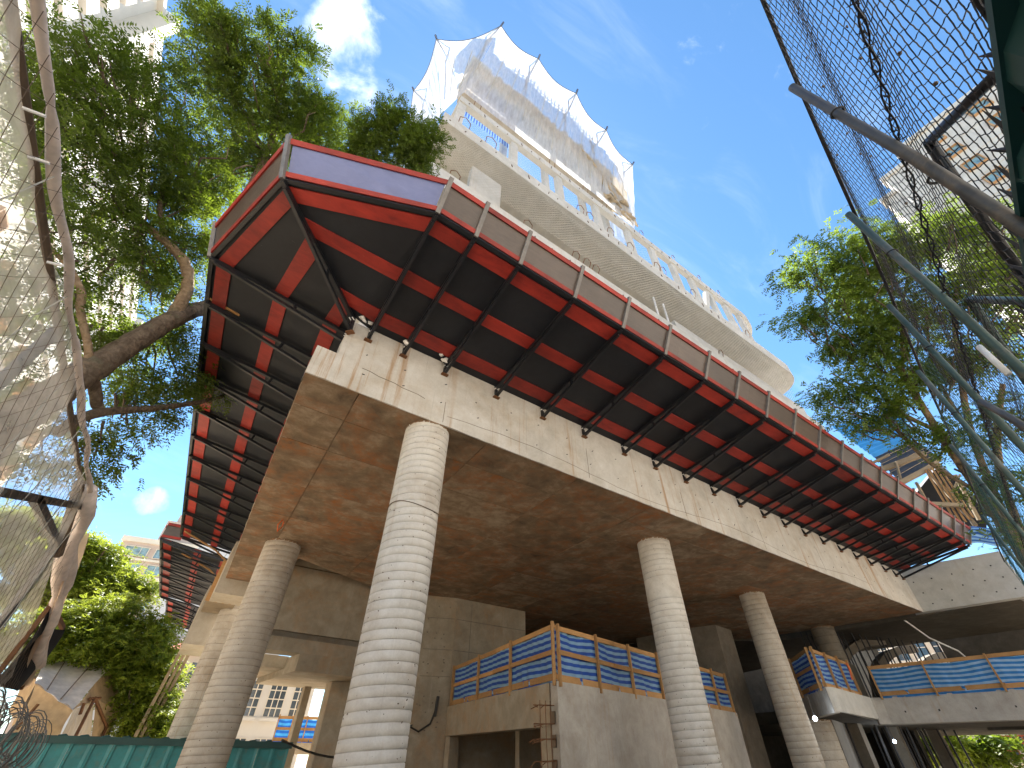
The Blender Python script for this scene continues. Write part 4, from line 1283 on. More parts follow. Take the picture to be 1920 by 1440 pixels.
lamp('work_lamp', 'lit bulb in front of the grey wall behind the short column, lower right', tuple(at_y(1677, 1390, 10.35)), 14)
lamp('work_lamp', 'lit bulb just right of the fourth column under the pale parapet', tuple(at_y(1528, 1347, 8.75)), 5)

# ------------------------------------------------------------------ green hoarding and chain-link fence close on the right
FP = np.array([1.11, -0.45, 2.98]); FD = np.array([0.9857, 0.1685, 0.0]); FN = np.array([FD[1], -FD[0], 0])
def fp(s, z, off=0.0):
    p = FP + FD * s + FN * off; return np.array([p[0], p[1], z])


FG = thing('chain_link_fence', 'tall chain-link fence with barbed wire close on the right', 'fence', tuple(fp(0.5, 0)))
def chain(mb, s0, s1, z0, z1, w, h, r, off):
    """interlocked zigzag wires, each bent round its neighbours"""
    n = int((s1 - s0) / w)
    rows = int((z1 - z0) / h)
    for i in range(n):
        pts = []
        a = s0 + i * w
        for k in range(rows * 3 + 1):
            ph = k / 3.0
            tri = abs(((ph * 0.5) % 1) * 2 - 1) * 2 - 1
            sft = math.copysign(abs(tri) ** 0.8, tri)
            wob = 0.012 * math.sin(a * 3.1 + ph * 0.21) + 0.006 * math.sin(ph * 1.7 + a * 9)
            s = a + sft * w * 0.5 * (1 if i % 2 else -1) + wob
            if s > s1: s = s1
            pts.append(fp(s, z0 + (z1 - z0) * k / (rows * 3) + 0.01 * math.sin(a * 2.3), off + 0.25 * r * (1 if k % 2 else -1) + 0.012 * math.sin(a * 1.9 + ph * .3)))
        mb.tube(pts, r, 3, False)


mb = MB(); chain(mb, -1.2, 3.2, 2.96, 4.52, 0.027, 0.027, 0.0019, 0.0)
tag(mb.build('chain_link', M['wire_dark'], FG), kind='stuff')
mb = MB(); chain(mb, 3.2, 11.0, 1.6, 4.52, 0.06, 0.06, 0.0022, 0.0)
tag(mb.build('chain_link', M['teal_dark'], FG), kind='stuff')
for k, (s, m_) in enumerate(((0.48, 'galv'), (1.50, 'green_post'), (2.58, 'green_post'), (3.66, 'green_post'), (5.4, 'green_post'), (8.0, 'green_post'), (-0.6, 'galv'))):
    mb = MB(); r = 0.020
    mb.tube([fp(s + R.uniform(-.03, .03), 0.0, -0.045), fp(s - 0.03, 3.4, -0.045), fp(s + 0.03, 4.47, -0.045)], r, 10)
    po = mb.build('post', M[m_], FG, smooth_=True)
    if k < 6 or s < 0:
        for (z, ) in ((3.25,), (3.95,)):
            mb = MB(); mb.tube([fp(s - 0.005, z, -0.045) + np.array([0.025 * math.cos(a), 0, 0.0]) + FN * 0.025 * math.sin(a) for a in np.linspace(0, 6.28, 14)], 0.005, 4, False)
            sub(mb, 'tie_band', M['wire_dark'], po)
    for (s2, nm) in ((s - 0.56, 'brace'), (s + 0.62, 'brace')):
        if k > 1 and s > 0: continue
        mb = MB(); mb.tube([fp(s, 3.44, 0.03), fp(s2, 2.90, 0.03)], 0.017, 8)
        mb.build('brace', M['steel'] if k != 1 else M['green_post'], FG, smooth_=True)
mb = MB(); mb.tube([fp(s, 4.53 + 0.02 * math.sin(s * 2), 0.0) for s in np.linspace(-1.2, 11, 40)], 0.011, 6)
mb.build('top_wire', M['wire_dark'], FG)
mb = MB()
for st in range(2):
    mb.tube([fp(s, 3.52 + 0.012 * math.sin(s * 23 + st * 3.1), -0.02 + 0.01 * math.cos(s * 23 + st * 3)) for s in np.linspace(-1.2, 8, 160)], 0.0042, 4)
s = -1.15
while s < 6:
    for q in range(4):
        a = R.uniform(0, 6.28); p = fp(s, 3.52, -.02)
        dd = FD * R.uniform(-.5, .5) + np.array([0, 0, math.sin(a)]) + FN * math.cos(a)
        mb.tube([p - dd * 0.002, p + dd * 0.024], [0.0034, 0.0012], 4)
    s += 0.052
tag(mb.build('barbed_wire', M['wire_dark'], FG), kind='stuff')
mb = MB(); mb.tube([fp(1.41, 3.13, -0.10), fp(1.40, 2.95, -0.10)], 0.012, 8)
mb.build('white_bracket', M['white_metal'], FG, smooth_=True)
mb = MB(); mb.tube([fp(2.50, 3.41, -0.05), fp(2.24, 3.15, -.05), fp(2.0, 2.9, -0.06)], 0.020, 8)
mb.build('pale_brace', M['galv'], FG, smooth_=True)
# bits caught in the mesh
for k in range(26):
    p = fp(R.uniform(-0.2, 2.6), R.uniform(3.1, 4.4), 0.0); mb = MB(); s = R.uniform(0.006, 0.012)
    mb.tube([p - np.array([s, 0, s]), p, p + np.array([s, 0, s * R.uniform(-1, 1)])], [0.002, s * 0.7, 0.002], 5)
    mb.build('caught_leaf', M['wire_brown'], FG)
# solid green hoarding under the chain link, with torn spikes along its upper rim
HG = thing('green_hoarding', 'dark green sheet hoarding under the chain-link fence, spiked rim', 'hoarding', tuple(fp(0.3, 0)))
for k in range(14):
    s0 = -1.6 + k * 0.95; mb = MB()
    zt = 2.90 + R.uniform(-.01, .01)
    pts = []
    for q in range(13):
        s = s0 + 0.94 * q / 12; o_ = 0.02 if q % 4 in (1, 2) else -0.012
        pts.append((s, o_ - 0.015))
    for (sa, oa), (sb, ob) in zip(pts[:-1], pts[1:]):
        mb.quad(fp(sa, 0, oa), fp(sb, 0, ob), fp(sb, zt, ob), fp(sa, zt, oa))
    mb.build('sheet', M['teal_dark'], HG)
mb = MB(); mb.bar(fp(-1.6, 2.90, -0.01), fp(11.5, 2.90, -0.01), 0.05, 0.02); mb.build('cap_rail', M['teal_dark'], HG)
for k in range(34):
    s = -0.1 + k * 0.085 + R.uniform(-.02, .02); hgt = R.uniform(0.02, 0.065); mb = MB()
    mb.tube([fp(s, 2.89, 0.0), fp(s + R.uniform(-.02, .02), 2.92 + hgt * .5, -0.01), fp(s + R.uniform(-.05, .03), 2.97 + hgt, -0.02)], [0.013, 0.009, 0.001], 4)
    mb.build('spike', M['wire_dark'], HG)

# ------------------------------------------------------------------ screened fence close on the left
LX_ = -1.53
LF = thing('screened_fence', 'left street fence screened with dusty film and diamond mesh', 'fence', (LX_, 3.0, 0))
mb = MB()
def film(u, v):
    # top rim runs level, the far edge slants down
    ytop = 0.6 + 6.0 * u; ybot = 0.6 + 10.0 * u
    y = ytop + (ybot - ytop) * v; z = 4.0 - 0.04 * math.sin(u * 9) - v * 2.4
    return (LX_ + 0.035 * math.sin(y * 2.4 + z * 1.3) + 0.02 * math.sin(y * 6 + z * 5), y, z)
mb.grid(film, 50, 26); mb.build('film', M['film'], LF, smooth_=True)
mb = MB()
step = 0.17
for sg in (1, -1):
    c = -6.0
    while c < 14:
        pts = []
        for k in range(13):
            z = 1.6 + 2.4 * k / 12; y = c + sg * (z - 1.6) * 0.9
            ymax = 6.6 + (4.0 - z) * 1.667
            if 0.6 < y < ymax: pts.append((LX_ + 0.065 + 0.02 * math.sin(y * 2.1 + z), y + 0.02 * math.sin(z * 7 + c), z))
        if len(pts) > 1: mb.tube(pts, 0.0017, 3, False)
        c += step
tag(mb.build('diamond_mesh', M['wire_brown'], LF), kind='stuff')
# creases and cords of the film, paler lines
for k in range(7):
    y0 = 1.2 + k * 0.95; mb = MB()
    mb.tube([(LX_ + 0.05, y0 + 0.05 * math.sin(q * 2 + k), 4.0 - q * 0.3) for q in range(8)], 0.0045, 4); mb.build('pale_crease', M['wire_pale'], LF)
# rolled hem along the rim with a dark pole behind it
pts = []; rr = []
for y in np.linspace(0.6, 6.55, 70):
    pts.append((LX_ + 0.045 + 0.010 * math.sin(y * 5), y, 4.02 + 0.012 * math.sin(y * 7.3) - 0.03 * max(0, y - 5.6)))
    rr.append(0.024 + 0.006 * math.sin(y * 5.1) * math.sin(y * 2.3) - (0.008 if (y % 0.9) < 0.05 else 0))
mb = MB(); mb.tube(pts, rr, 10); mb.build('rolled_hem', M['roll'], LF, smooth_=True)
mb = MB(); mb.tube([(LX_ - 0.02, 0.6, 3.98), (LX_ - 0.02, 6.6, 3.98)], 0.022, 8); mb.build('rim_pole', M['wire_brown'], LF)
# the loose end of the film hanging in a twisted band
def band(dx, w, seed):
    pts = [np.array([LX_ + 0.03, 6.55 + dx, 4.0])]
    for q in range(1, 12):
        t = q / 11
        pts.append(np.array([LX_ + 0.03 + 0.03 * math.sin(q + seed), 6.6 + dx + 3.2 * t + 0.12 * math.sin(q * 1.3 + seed), 4.0 - 1.35 * t]))
    return pts
for sdx, w in ((0.0, 0.055), (0.28, 0.04)):
    mb = MB(); p_ = band(sdx, w, sdx * 9); mb.tube(p_, [0.04 + w * abs(math.sin(i * 0.9 + 1)) for i in range(len(p_))], 8); mb.build('hanging_film', M['roll'], LF, smooth_=True)
mb = MB()
def band2(u, v):
    t = v; return (LX_ + 0.02 + 0.05 * math.sin(u * 7 + t * 4), 7.5 + 2.6 * t + 0.36 * (u - .2) * (1 - .3 * t), 3.65 - 1.35 * t + 0.25 * u)
mb.grid(band2, 10, 22); mb.build('hanging_film', M['film_tan'], LF, smooth_=True)
pA, pB, pC, pD, pE = at_x(0, 922, LX_), at_x(160, 951, LX_), at_x(66, 934, LX_), at_x(106, 1020, LX_), at_x(0, 1172, LX_)
for a, b, m_ in ((pA, pB, 'steel'), (pC, pD, 'steel'), (pD, pE, 'steel')):
    mb = MB(); mb.bar(a, b, 0.07, 0.07); mb.build('frame_bar', M[m_], LF)
mb = MB(); mb.tube([at_x(150, 905, LX_), at_x(118, 1010, LX_), at_x(108, 1040, LX_)], 0.05, 7); mb.build('frame_bar', M['wire_brown'], LF)
mb = MB(); mb.tube([at_x(108, 1020, LX_) * np.array([1, 1, 0]) + np.array([0, 0, 0.0]), at_x(108, 1020, LX_)], 0.04, 8); mb.build('end_post', M['steel'], LF)
for y in (0.9, 3.6):
    mb = MB(); mb.tube([(LX_ - 0.05, y, 0), (LX_ - 0.05, y, 4.0)], 0.04, 8); mb.build('end_post', M['steel'], LF)
for (x, y) in ((48, 202), (58, 293), (93, 491)):
    p = at_x(x - 6, y, LX_ + .06); mb = MB(); mb.tube([p, p + np.array([0.07, 0, 0.02])], 0.008, 6); mb.build('white_peg', M['white_metal'], LF)
# black shade cloth on a rusty frame, hung on the same line
q = [at_x(97, 1132, LX_), at_x(118, 1178, LX_), at_x(38, 1292, LX_), at_x(-25, 1290, LX_)]
SC = thing('shade_cloth', 'black shade cloth stretched on a rusty frame at the lower left', 'cloth', tuple(q[0]))
mb = MB()
mb.grid(lambda u, v: lerp(lerp(q[0], q[1], u), lerp(q[3], q[2], u), v) + np.array([0.06 * math.sin(u * 7 + v * 3), 0, -0.10 * math.sin(math.pi * u) * (1 - v) + 0.02 * math.sin(v * 13 + u * 5)]), 12, 20)
mb.build('cloth', M['cloth'], SC, smooth_=True)
for a, b in ((0, 1), (1, 2), (0, 3)):
    mb = MB(); mb.bar(q[a], q[b], 0.05, 0.05); mb.build('frame_bar', M['rust'], SC)
# coils of razor wire heaped along the fence foot
c0, c1 = np.array([-1.62, 7.6, 1.98]), np.array([-1.60, 15.5, 1.74])
for strand in range(3):
    mb = MB(); pts = []
    NT = 15
    for t in np.linspace(0, 1, NT * 18):
        a = t * NT * 2 * math.pi + strand * 2.1
        rr_ = 0.34 + 0.09 * math.sin(a * 0.13 + strand) + 0.04 * math.sin(a * 0.71)
        c = lerp(c0, c1, t) + np.array([0.05 * math.sin(a * .31), 0.10 * math.sin(a * 0.9 + strand), 0.06 * math.sin(t * 19 + strand)])
        pts.append(c + np.array([rr_ * 0.6 * math.cos(a), 0.25 * math.cos(a * 0.5), rr_ * math.sin(a)]))
    mb.tube(pts, 0.009, 3, False)
    for k in range(0, len(pts), 4):
        p = pts[k]; mb.bar(p - np.array([0, .025, .01]), p + np.array([0, .025, .01]), 0.014, 0.003)
    tag(mb.build('razor_wire', M['galv']), 'tangled coil of grey razor wire at the bottom left corner', 'razor wire', 'razor wire coils at the bottom left')

# ------------------------------------------------------------------ teal corrugated site fence at the back
TF = thing('teal_fence', 'teal corrugated sheet fence with dark cap behind the left columns', 'fence', (0, 20, 0))
x = -5.2
while x < 4.6:
    mb = MB()
    n = 12
    for k in range(n):
        xa, xb = x + 0.98 * k / n, x + 0.98 * (k + 1) / n
        oa = -0.03 if k % 6 in (0,) else 0.0; ob = -0.03 if (k + 1) % 6 in (0,) else 0.0
        mb.quad((xa, 20 + oa, 0.0), (xb, 20 + ob, 0.0), (xb, 20 + ob, 1.9), (xa, 20 + oa, 1.9))
    for k in (0, 6):
        xa = x + 0.98 * k / n; mb.bar((xa + 0.04, 19.975, 0), (xa + 0.04, 19.975, 1.9), 0.05, 0.05, (0, 1, 0))
    mb.build('sheet', M['teal'], TF); x += 0.985
mb = MB(); mb.box(-5.25, 19.86, 1.90, 4.7, 20.12, 2.07); mb.build('cap', M['teal_dark'], TF)
for k in range(20):
    mb = MB(); xx = -5.1 + k * 0.495; mb.tube([(xx, 19.88, 2.06), (xx + 0.16, 19.88, 2.085), (xx + .2, 19.9, 2.06)], 0.03, 6); mb.build('cap_rib', M['teal_dark'], TF)

# ------------------------------------------------------------------ tarpaulin shelter behind it
TS = thing('tarpaulin_shelter', 'tan tarpaulin shelter with pale flat top at the lower left', 'shelter', tuple(at_d(150, 1330, 25) * np.array([1, 1, 0])))
t_ = dict(a=at_d(82, 1235, 27), b=at_d(216, 1241, 27), c=at_d(136, 1331, 23.5), d=at_d(66, 1281, 24), e=at_d(226, 1332, 26.5), f=at_d(196, 1400, 26.5), g=at_d(104, 1400, 23.5), h=at_d(28, 1372, 24), i=at_d(52, 1250, 26), j=at_d(178, 1310, 25.0))
def sheet(name, a, b, c, d, mat, sag=0.10, amp=0.022, nn=14):
    mb = MB()
    mb.grid(lambda u, v: lerp(lerp(a, b, u), lerp(d, c, u), v) + np.array([amp * math.sin(u * 9 + v * 4), amp * math.sin(v * 11), -sag * math.sin(math.pi * u) * math.sin(math.pi * v) + amp * .6 * math.sin(u * 17 + v * 6)]), nn, nn)
    return mb.build(name, mat, TS, smooth_=True)
sheet('top_sheet', t_['a'], t_['b'], t_['c'], t_['d'], M['tan_top'])
sheet('side_sheet', t_['c'], t_['b'], t_['e'], t_['j'], M['tan'])
sheet('side_sheet', t_['j'], t_['e'], t_['f'], at_d(170, 1400, 25), M['tan'])
sheet('mesh_sheet', t_['c'], t_['j'], at_d(170, 1400, 25), t_['g'], M['net_beige'], 0.05, 0.03)
sheet('front_sheet', t_['d'], t_['c'], t_['g'], t_['h'], M['tan'], 0.12, 0.04)
sheet('front_sheet', t_['i'], t_['d'], t_['h'], at_d(20, 1330, 26), M['tan'], 0.12, 0.04)
for a, b in ((at_d(178, 1308, 24.7), at_d(132, 1400, 23.3)), (at_d(178, 1308, 24.7), at_d(200, 1362, 25.9)), (at_d(200, 1362, 25.9), at_d(184, 1400, 25.5)), (at_d(158, 1318, 24), at_d(150, 1340, 24)), (at_d(168, 1310, 24.5), at_d(188, 1309, 24.9)), (at_d(72, 1320, 23.3), at_d(30, 1368, 23.3))):
    mb = MB(); mb.tube([a, b], 0.05, 6); mb.build('frame_bar', M['rust'], TS)
for a, b in ((0.3, 0.3), (0.7, 0.66)):
    mb = MB(); mb.tube([lerp(t_['a'], t_['b'], a) + np.array([0, 0, .07]), lerp(t_['d'], t_['c'], b) + np.array([0, 0, .05])], 0.02, 5); mb.build('tie_rope', M['wire_brown'], TS)

# ------------------------------------------------------------------ scaffold shed with blue sheet roof above the right end
SH = thing('site_shed', 'timber site shed with blue corrugated roof past the tray end', 'shed', (27, 4, 8))
sa, sb, sc_, sd = at_d(1572, 830, 31), at_d(1640, 858, 31), at_d(1712, 822, 33.5), at_d(1690, 770, 36)
se = at_d(1560, 800, 35)
mb = MB(); NW = 90
def roof(u, v):
    p = lerp(lerp(se, sd, u), lerp(sb, sc_, u), v); return p + np.array([0, 0, 0.07 * math.sin(v * 2 * math.pi * 11)])
mb.grid(roof, 6, 110); mb.build('roof_sheet', M['blue_roof'], SH, smooth_=True)
ua, ub, uc, ud = at_d(1640, 858, 31), at_d(1712, 824, 33.4), at_d(1765, 860, 31.5), at_d(1690, 905, 28.5)
mb = MB(); mb.grid(lambda u, v: lerp(lerp(ua, ub, u), lerp(ud, uc, u), v), 4, 4); mb.build('deck_sheet', M['ply'], SH)
for k in range(6):
    mb = MB(); u = 0.08 + k * 0.17; mb.bar(lerp(ua, ud, u) + np.array([0, 0, -.12]), lerp(ub, uc, u) + np.array([0, 0, -.12]), 0.10, 0.14); mb.build('joist', M['timber_grey'], SH)
for (x0, y0, x1, y1, d0, d1, w) in ((1655, 880, 1735, 850, 29, 29.5, .22), (1690, 905, 1760, 868, 28, 28.6, .2), (1700, 915, 1748, 1000, 28, 27, .12), (1718, 905, 1775, 1010, 28.5, 27, .1), (1735, 880, 1830, 985, 29, 27, .12),
                                    (1748, 945, 1806, 948, 26.8, 27, .16), (1628, 872, 1668, 852, 29.5, 29.5, .10), (1632, 862, 1640, 875, 29.5, 29.5, .1), (1785, 925, 1800, 890, 27.5, 28, .08), (1680, 866, 1700, 940, 29, 27.5, .08), (1770, 905, 1830, 990, 28, 28, .10), (1790, 890, 1836, 975, 28.4, 28.4, .12)):
    mb = MB(); mb.bar(at_d(x0, y0, d0), at_d(x1, y1, d1), w, w); mb.build('scaffold_timber', M['timber_grey'], SH)
for k in range(5):
    mb = MB(); mb.bar(at_d(1736 + k * 6, 882 - k * 2, 28.3), at_d(1796 + k * 7, 985 - k * 4, 27), 0.2, 0.05, (0, 1, 0)); mb.build('plank', M['timber'], SH)
mb = MB(); mb.hexa([at_d(*q_) for q_ in ((1760, 872, 32), (1850, 960, 32), (1850, 1010, 32), (1690, 960, 32), (1760, 866, 33), (1850, 950, 33), (1850, 1000, 33), (1690, 950, 33))]); mb.build('dark_backing', M['ply'], SH)

# ------------------------------------------------------------------ trees
def leaf_crown(name, parent, spheres, count, leaflen, leaflets, mat, clump=0.30, droop=0.35, seed=1, width=0.34, flat=0.75, tone_bias=0.0, spriglen=(0.28, 0.5)):
    """foliage as many pinnate sprays: each spray is a stem direction with pairs of pointed leaflets"""
    rg = np.random.default_rng(seed)
    cs = np.array([s[0] for s in spheres]); rs = np.array([s[1] for s in spheres])
    w = rs ** 2.0; w /= w.sum()
    # clump centres inside every sphere, biased to its outer half
    cc = []; cd = []
    per = np.maximum(3, (count * w / 26).astype(int))
    for c, r, n in zip(cs, rs, per):
        d = rg.normal(size=(n, 3)); d /= np.linalg.norm(d, axis=1)[:, None]
        rad = r * (0.35 + 0.65 * rg.random(n) ** 0.6)
        cc.append(c + d * rad[:, None] * np.array([1, 1, flat])); cd.append(d)
    cc = np.concatenate(cc); cd = np.concatenate(cd)
    k = rg.integers(0, len(cc), count)
    ctone = rg.random(len(cc))
    pos = cc[k] + rg.normal(size=(count, 3)) * clump * np.array([1, 1, 0.45])
    dirn = cd[k] * 0.8 + rg.normal(size=(count, 3)) * 0.7; dirn[:, 2] = dirn[:, 2] * 0.45 - droop * rg.random(count)
    dirn /= np.linalg.norm(dirn, axis=1)[:, None]
    upv = np.tile(np.array([0, 0, 1.0]), (count, 1)) + rg.normal(size=(count, 3)) * 0.35
    side = np.cross(dirn, upv); side /= np.linalg.norm(side, axis=1)[:, None] + 1e-9
    nrm = np.cross(side, dirn)
    sl = rg.uniform(spriglen[0], spriglen[1], count)
    tone0 = np.clip(0.15 + 0.55 * ctone[k] + 0.3 * rg.random(count) + tone_bias, 0, 1)
    V = []; T = []
    for j in range(leaflets):
        sgn = 1 if j % 2 else -1
        t = (j // 2 + 0.7) / (leaflets / 2 + 0.4)
        base = pos + dirn * (sl * t)[:, None] - np.array([0, 0, 1]) * (sl * 0.35 * t * t)[:, None]
        ang = 0.75 + 0.25 * rg.random(count)
        ld = side * (sgn * np.sin(ang))[:, None] + dirn * np.cos(ang)[:, None] + nrm * rg.normal(0, 0.18, count)[:, None] - np.array([0, 0, 0.15])
        ld /= np.linalg.norm(ld, axis=1)[:, None]
        ln = leaflen * (0.7 + 0.6 * rg.random(count)) * (1.15 - 0.5 * abs(t - 0.5))
        wd = np.cross(ld, nrm + rg.normal(0, 0.3, (count, 3))); wd /= np.linalg.norm(wd, axis=1)[:, None] + 1e-9
        tip = base + ld * ln[:, None]
        mid = base + ld * (ln * 0.45)[:, None]
        h = wd * (ln * width * 0.5)[:, None]
        V.append(np.stack([base, mid + h, tip, mid - h], axis=1))
        T.append(np.clip(tone0 + rg.normal(0, 0.12, count), 0, 1))
    V = np.concatenate(V).reshape(-1, 3); T = np.repeat(np.concatenate(T), 4)
    V = V - np.array(ORIG[parent])
    nq = len(V) // 4
    me = bpy.data.meshes.new(name)
    me.vertices.add(len(V)); me.vertices.foreach_set('co', V.astype(np.float32).ravel())
    me.loops.add(nq * 4); me.loops.foreach_set('vertex_index', np.arange(nq * 4, dtype=np.int32))
    me.polygons.add(nq)
    me.polygons.foreach_set('loop_start', np.arange(0, nq * 4, 4, dtype=np.int32))
    me.polygons.foreach_set('loop_total', np.full(nq, 4, dtype=np.int32))
    at = me.attributes.new('tone', 'FLOAT', 'POINT'); at.data.foreach_set('value', T.astype(np.float32))
    me.materials.append(mat)
    me.update(calc_edges=True); me.validate()
    o = bpy.data.objects.new(name, me); COL.objects.link(o); o.parent = parent
    return o


def S(x, y, d, rpx):
    """a leafy bough seen at (x, y), d metres off, rpx pixels in radius"""
    r = ray(x, y); depth = d * (FPX / math.sqrt((x - 960) ** 2 + (y - 720) ** 2 + FPX ** 2))
    return (CAM + r * d, rpx * depth / FPX)


def limb(pts, parent, name='limb', mat='bark', n=10):
    P = [np.array(p[0], float) for p in pts]; Rr = [p[1] for p in pts]
    # smooth the run of the limb and give it knots
    out = []; ro = []
    for i in range(len(P) - 1):
        for t in np.linspace(0, 1, 7, endpoint=False):
            a = P[max(i - 1, 0)]; b = P[i]; c = P[i + 1]; d = P[min(i + 2, len(P) - 1)]
            q = 0.5 * ((2 * b) + (c - a) * t + (2 * a - 5 * b + 4 * c - d) * t * t + (3 * b - a - 3 * c + d) * t ** 3)
            rr = Rr[i] * (1 - t) + Rr[i + 1] * t
            out.append(q + NPR.normal(0, rr * 0.05, 3)); ro.append(rr * (1 + NPR.normal(0, 0.05)))
    out.append(P[-1]); ro.append(Rr[-1])
    mb = MB(); mb.tube(out, ro, n)
    return mb.build(name, M[mat], parent, smooth_=True)


def Lp(x, y, d, wpx):
    depth = d * (FPX / math.sqrt((x - 960) ** 2 + (y - 720) ** 2 + FPX ** 2))
    return (at_d(x, y, d), wpx * depth / FPX / 2 * (0.62 if x < 600 else 0.85))


def twigs(parent, spheres, n, seed, r=0.018, mat='bark', origin=None):
    """thin branches running out through the boughs"""
    rg = random.Random(seed); mb = MB()
    for _ in range(n):
        c, rad = rg.choice(spheres); c = np.array(c)
        o = np.array(origin) if origin is not None else c + np.array([0, 0, -rad])
        e = c + np.array([rg.gauss(0, .5), rg.gauss(0, .5), rg.gauss(0, .4)]) * rad
        s = lerp(e, o, min(1.0, 1.4 * rad / (np.linalg.norm(o - e) + 1e-6)))
        m1 = lerp(s, e, 0.35) + np.array([rg.gauss(0, .12), rg.gauss(0, .12), rg.gauss(0, .12)]) * rad
        m2 = lerp(s, e, 0.7) + np.array([rg.gauss(0, .12), rg.gauss(0, .12), rg.gauss(0, .1)]) * rad
        mb.tube([s, m1, m2, e], [r * 1.8, r * 1.4, r, r * 0.4], 5)
    return tag(mb.build('branches', M[mat], parent, smooth_=True), kind='stuff')


trunk_base = np.array([-8.2, 2.2, 0.0])
TR = thing('large_tree', 'large old tree leaning in over the left street, dark feathery crown', 'tree', tuple(trunk_base))
limb([(trunk_base, .62), (trunk_base + np.array([.3, .6, 2.0]), .5), (at_d(-330, 930, 8.8), .47), (at_d(-90, 850, 8.6), .44), Lp(0, 800, 8.8, 118), Lp(125, 722, 9.6, 84), Lp(250, 642, 10.6, 60), Lp(340, 590, 11.4, 50), Lp(395, 572, 12.4, 40), Lp(470, 540, 13.6, 30)], TR, 'trunk', 'bark', 14)
limb([Lp(318, 602, 11.2, 40), Lp(350, 545, 11.6, 32), Lp(347, 495, 12, 30), Lp(312, 455, 12.3, 24), Lp(262, 415, 12.6, 22), Lp(210, 392, 12.9, 14), Lp(150, 415, 13.2, 8)], TR, 'limb', 'bark_light')
limb([Lp(312, 455, 12.3, 18), Lp(300, 380, 12.8, 14), Lp(330, 300, 13.4, 9), Lp(300, 220, 13.8, 6)], TR, 'limb', 'bark')
limb([Lp(150, 715, 9.7, 30), Lp(166, 668, 9.9, 22), Lp(160, 625, 10.1, 20), Lp(150, 580, 10.4, 22), Lp(152, 545, 10.6, 20), Lp(132, 505, 10.9, 16), Lp(100, 470, 11.2, 13), Lp(60, 420, 11.6, 9)], TR, 'limb', 'bark_light')
limb([Lp(110, 810, 9.4, 34), Lp(150, 785, 9.8, 32), Lp(200, 772, 10.2, 26), Lp(280, 766, 11.0, 20), Lp(368, 755, 12.0, 14), Lp(430, 740, 12.8, 9)], TR, 'limb', 'bark')
limb([Lp(172, 690, 10.0, 34), Lp(178, 735, 10.1, 32), Lp(186, 775, 10.2, 26)], TR, 'limb', 'bark')
limb([Lp(395, 572, 12.4, 34), Lp(430, 430, 14.5, 26), Lp(500, 290, 16.0, 20), Lp(520, 190, 16.6, 12), Lp(470, 80, 16.8, 6)], TR, 'limb', 'bark')
limb([Lp(500, 290, 16.0, 16), Lp(620, 290, 15.6, 14), Lp(720, 270, 14.8, 9), Lp(790, 260, 14.4, 5)], TR, 'limb', 'bark')
limb([Lp(262, 415, 12.6, 15), Lp(205, 310, 12.9, 11), Lp(180, 200, 13.2, 7), Lp(130, 130, 13.4, 4)], TR, 'limb', 'bark')
MAIN = [S(*a) for a in ((75, 120, 13, 36), (120, 85, 13, 36), (175, 85, 13, 36), (130, 160, 13, 60), (75, 190, 12.5, 44), (215, 150, 13.4, 48), (265, 165, 14, 48), (310, 150, 14, 38), (100, 250, 12.2, 64), (190, 250, 12.6, 76), (280, 250, 13, 74), (345, 250, 13.5, 60), (365, 330, 13.5, 60), (100, 340, 11.8, 56), (180, 350, 12.2, 66), (270, 350, 12.6, 66), (340, 400, 13, 56), (120, 430, 11.5, 40), (225, 440, 12.2, 50), (305, 455, 12.6, 50), (375, 470, 13, 44))]
LOW = [S(*a) for a in ((120, 500, 11.3, 38), (185, 520, 11.6, 40), (255, 500, 12.2, 44), (330, 520, 12.4, 34), (130, 590, 10.9, 28), (205, 590, 11.3, 30), (285, 545, 12, 36), (345, 625, 12, 34), (290, 645, 12, 52), (220, 670, 11.5, 46), (330, 700, 12.2, 50), (270, 715, 11.8, 46), (170, 640, 11, 24), (370, 700, 12.6, 44), (160, 820, 11, 28), (215, 800, 11.5, 32), (200, 860, 11.2, 22), (270, 775, 12, 24), (150, 870, 11, 22), (330, 770, 12, 16), (60, 480, 10.5, 40), (30, 640, 10, 40), (60, 760, 10, 44), (80, 860, 10.5, 34), (20, 560, 10, 36))]
UPR = [S(*a) for a in ((405, 25, 16.6, 36), (420, 60, 16.8, 44), (375, 95, 16.6, 36), (440, 110, 16.8, 58), (505, 75, 17, 50), (545, 115, 17.2, 44), (395, 180, 16.8, 52), (470, 190, 16.8, 66), (545, 190, 17, 62), (590, 190, 17, 36), (600, 240, 16.8, 40), (430, 260, 16.4, 56), (510, 270, 16.4, 64), (585, 260, 16.4, 44), (450, 330, 16, 50), (405, 350, 15, 44), (400, 420, 14.6, 40), (625, 275, 16, 30))]
ENDB = [S(*a) for a in ((668, 240, 14.8, 18), (690, 272, 14.8, 28), (705, 238, 14.6, 20), (740, 234, 14.6, 26), (772, 240, 14.5, 24), (745, 272, 14.6, 38), (798, 268, 14.4, 22), (806, 252, 14.3, 14), (775, 300, 14.4, 26), (700, 296, 14.6, 28), (800, 300, 14.4, 16), (650, 285, 15, 22))]
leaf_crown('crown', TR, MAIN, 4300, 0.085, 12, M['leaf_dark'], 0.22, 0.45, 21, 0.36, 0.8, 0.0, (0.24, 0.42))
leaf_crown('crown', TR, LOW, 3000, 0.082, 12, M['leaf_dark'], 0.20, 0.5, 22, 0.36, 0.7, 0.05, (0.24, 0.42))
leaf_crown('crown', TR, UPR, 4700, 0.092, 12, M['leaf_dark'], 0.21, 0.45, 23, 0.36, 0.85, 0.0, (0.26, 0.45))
leaf_crown('crown', TR, ENDB, 2500, 0.075, 12, M['leaf_dark'], 0.17, 0.4, 24, 0.36, 0.85, 0.08, (0.2, 0.34))
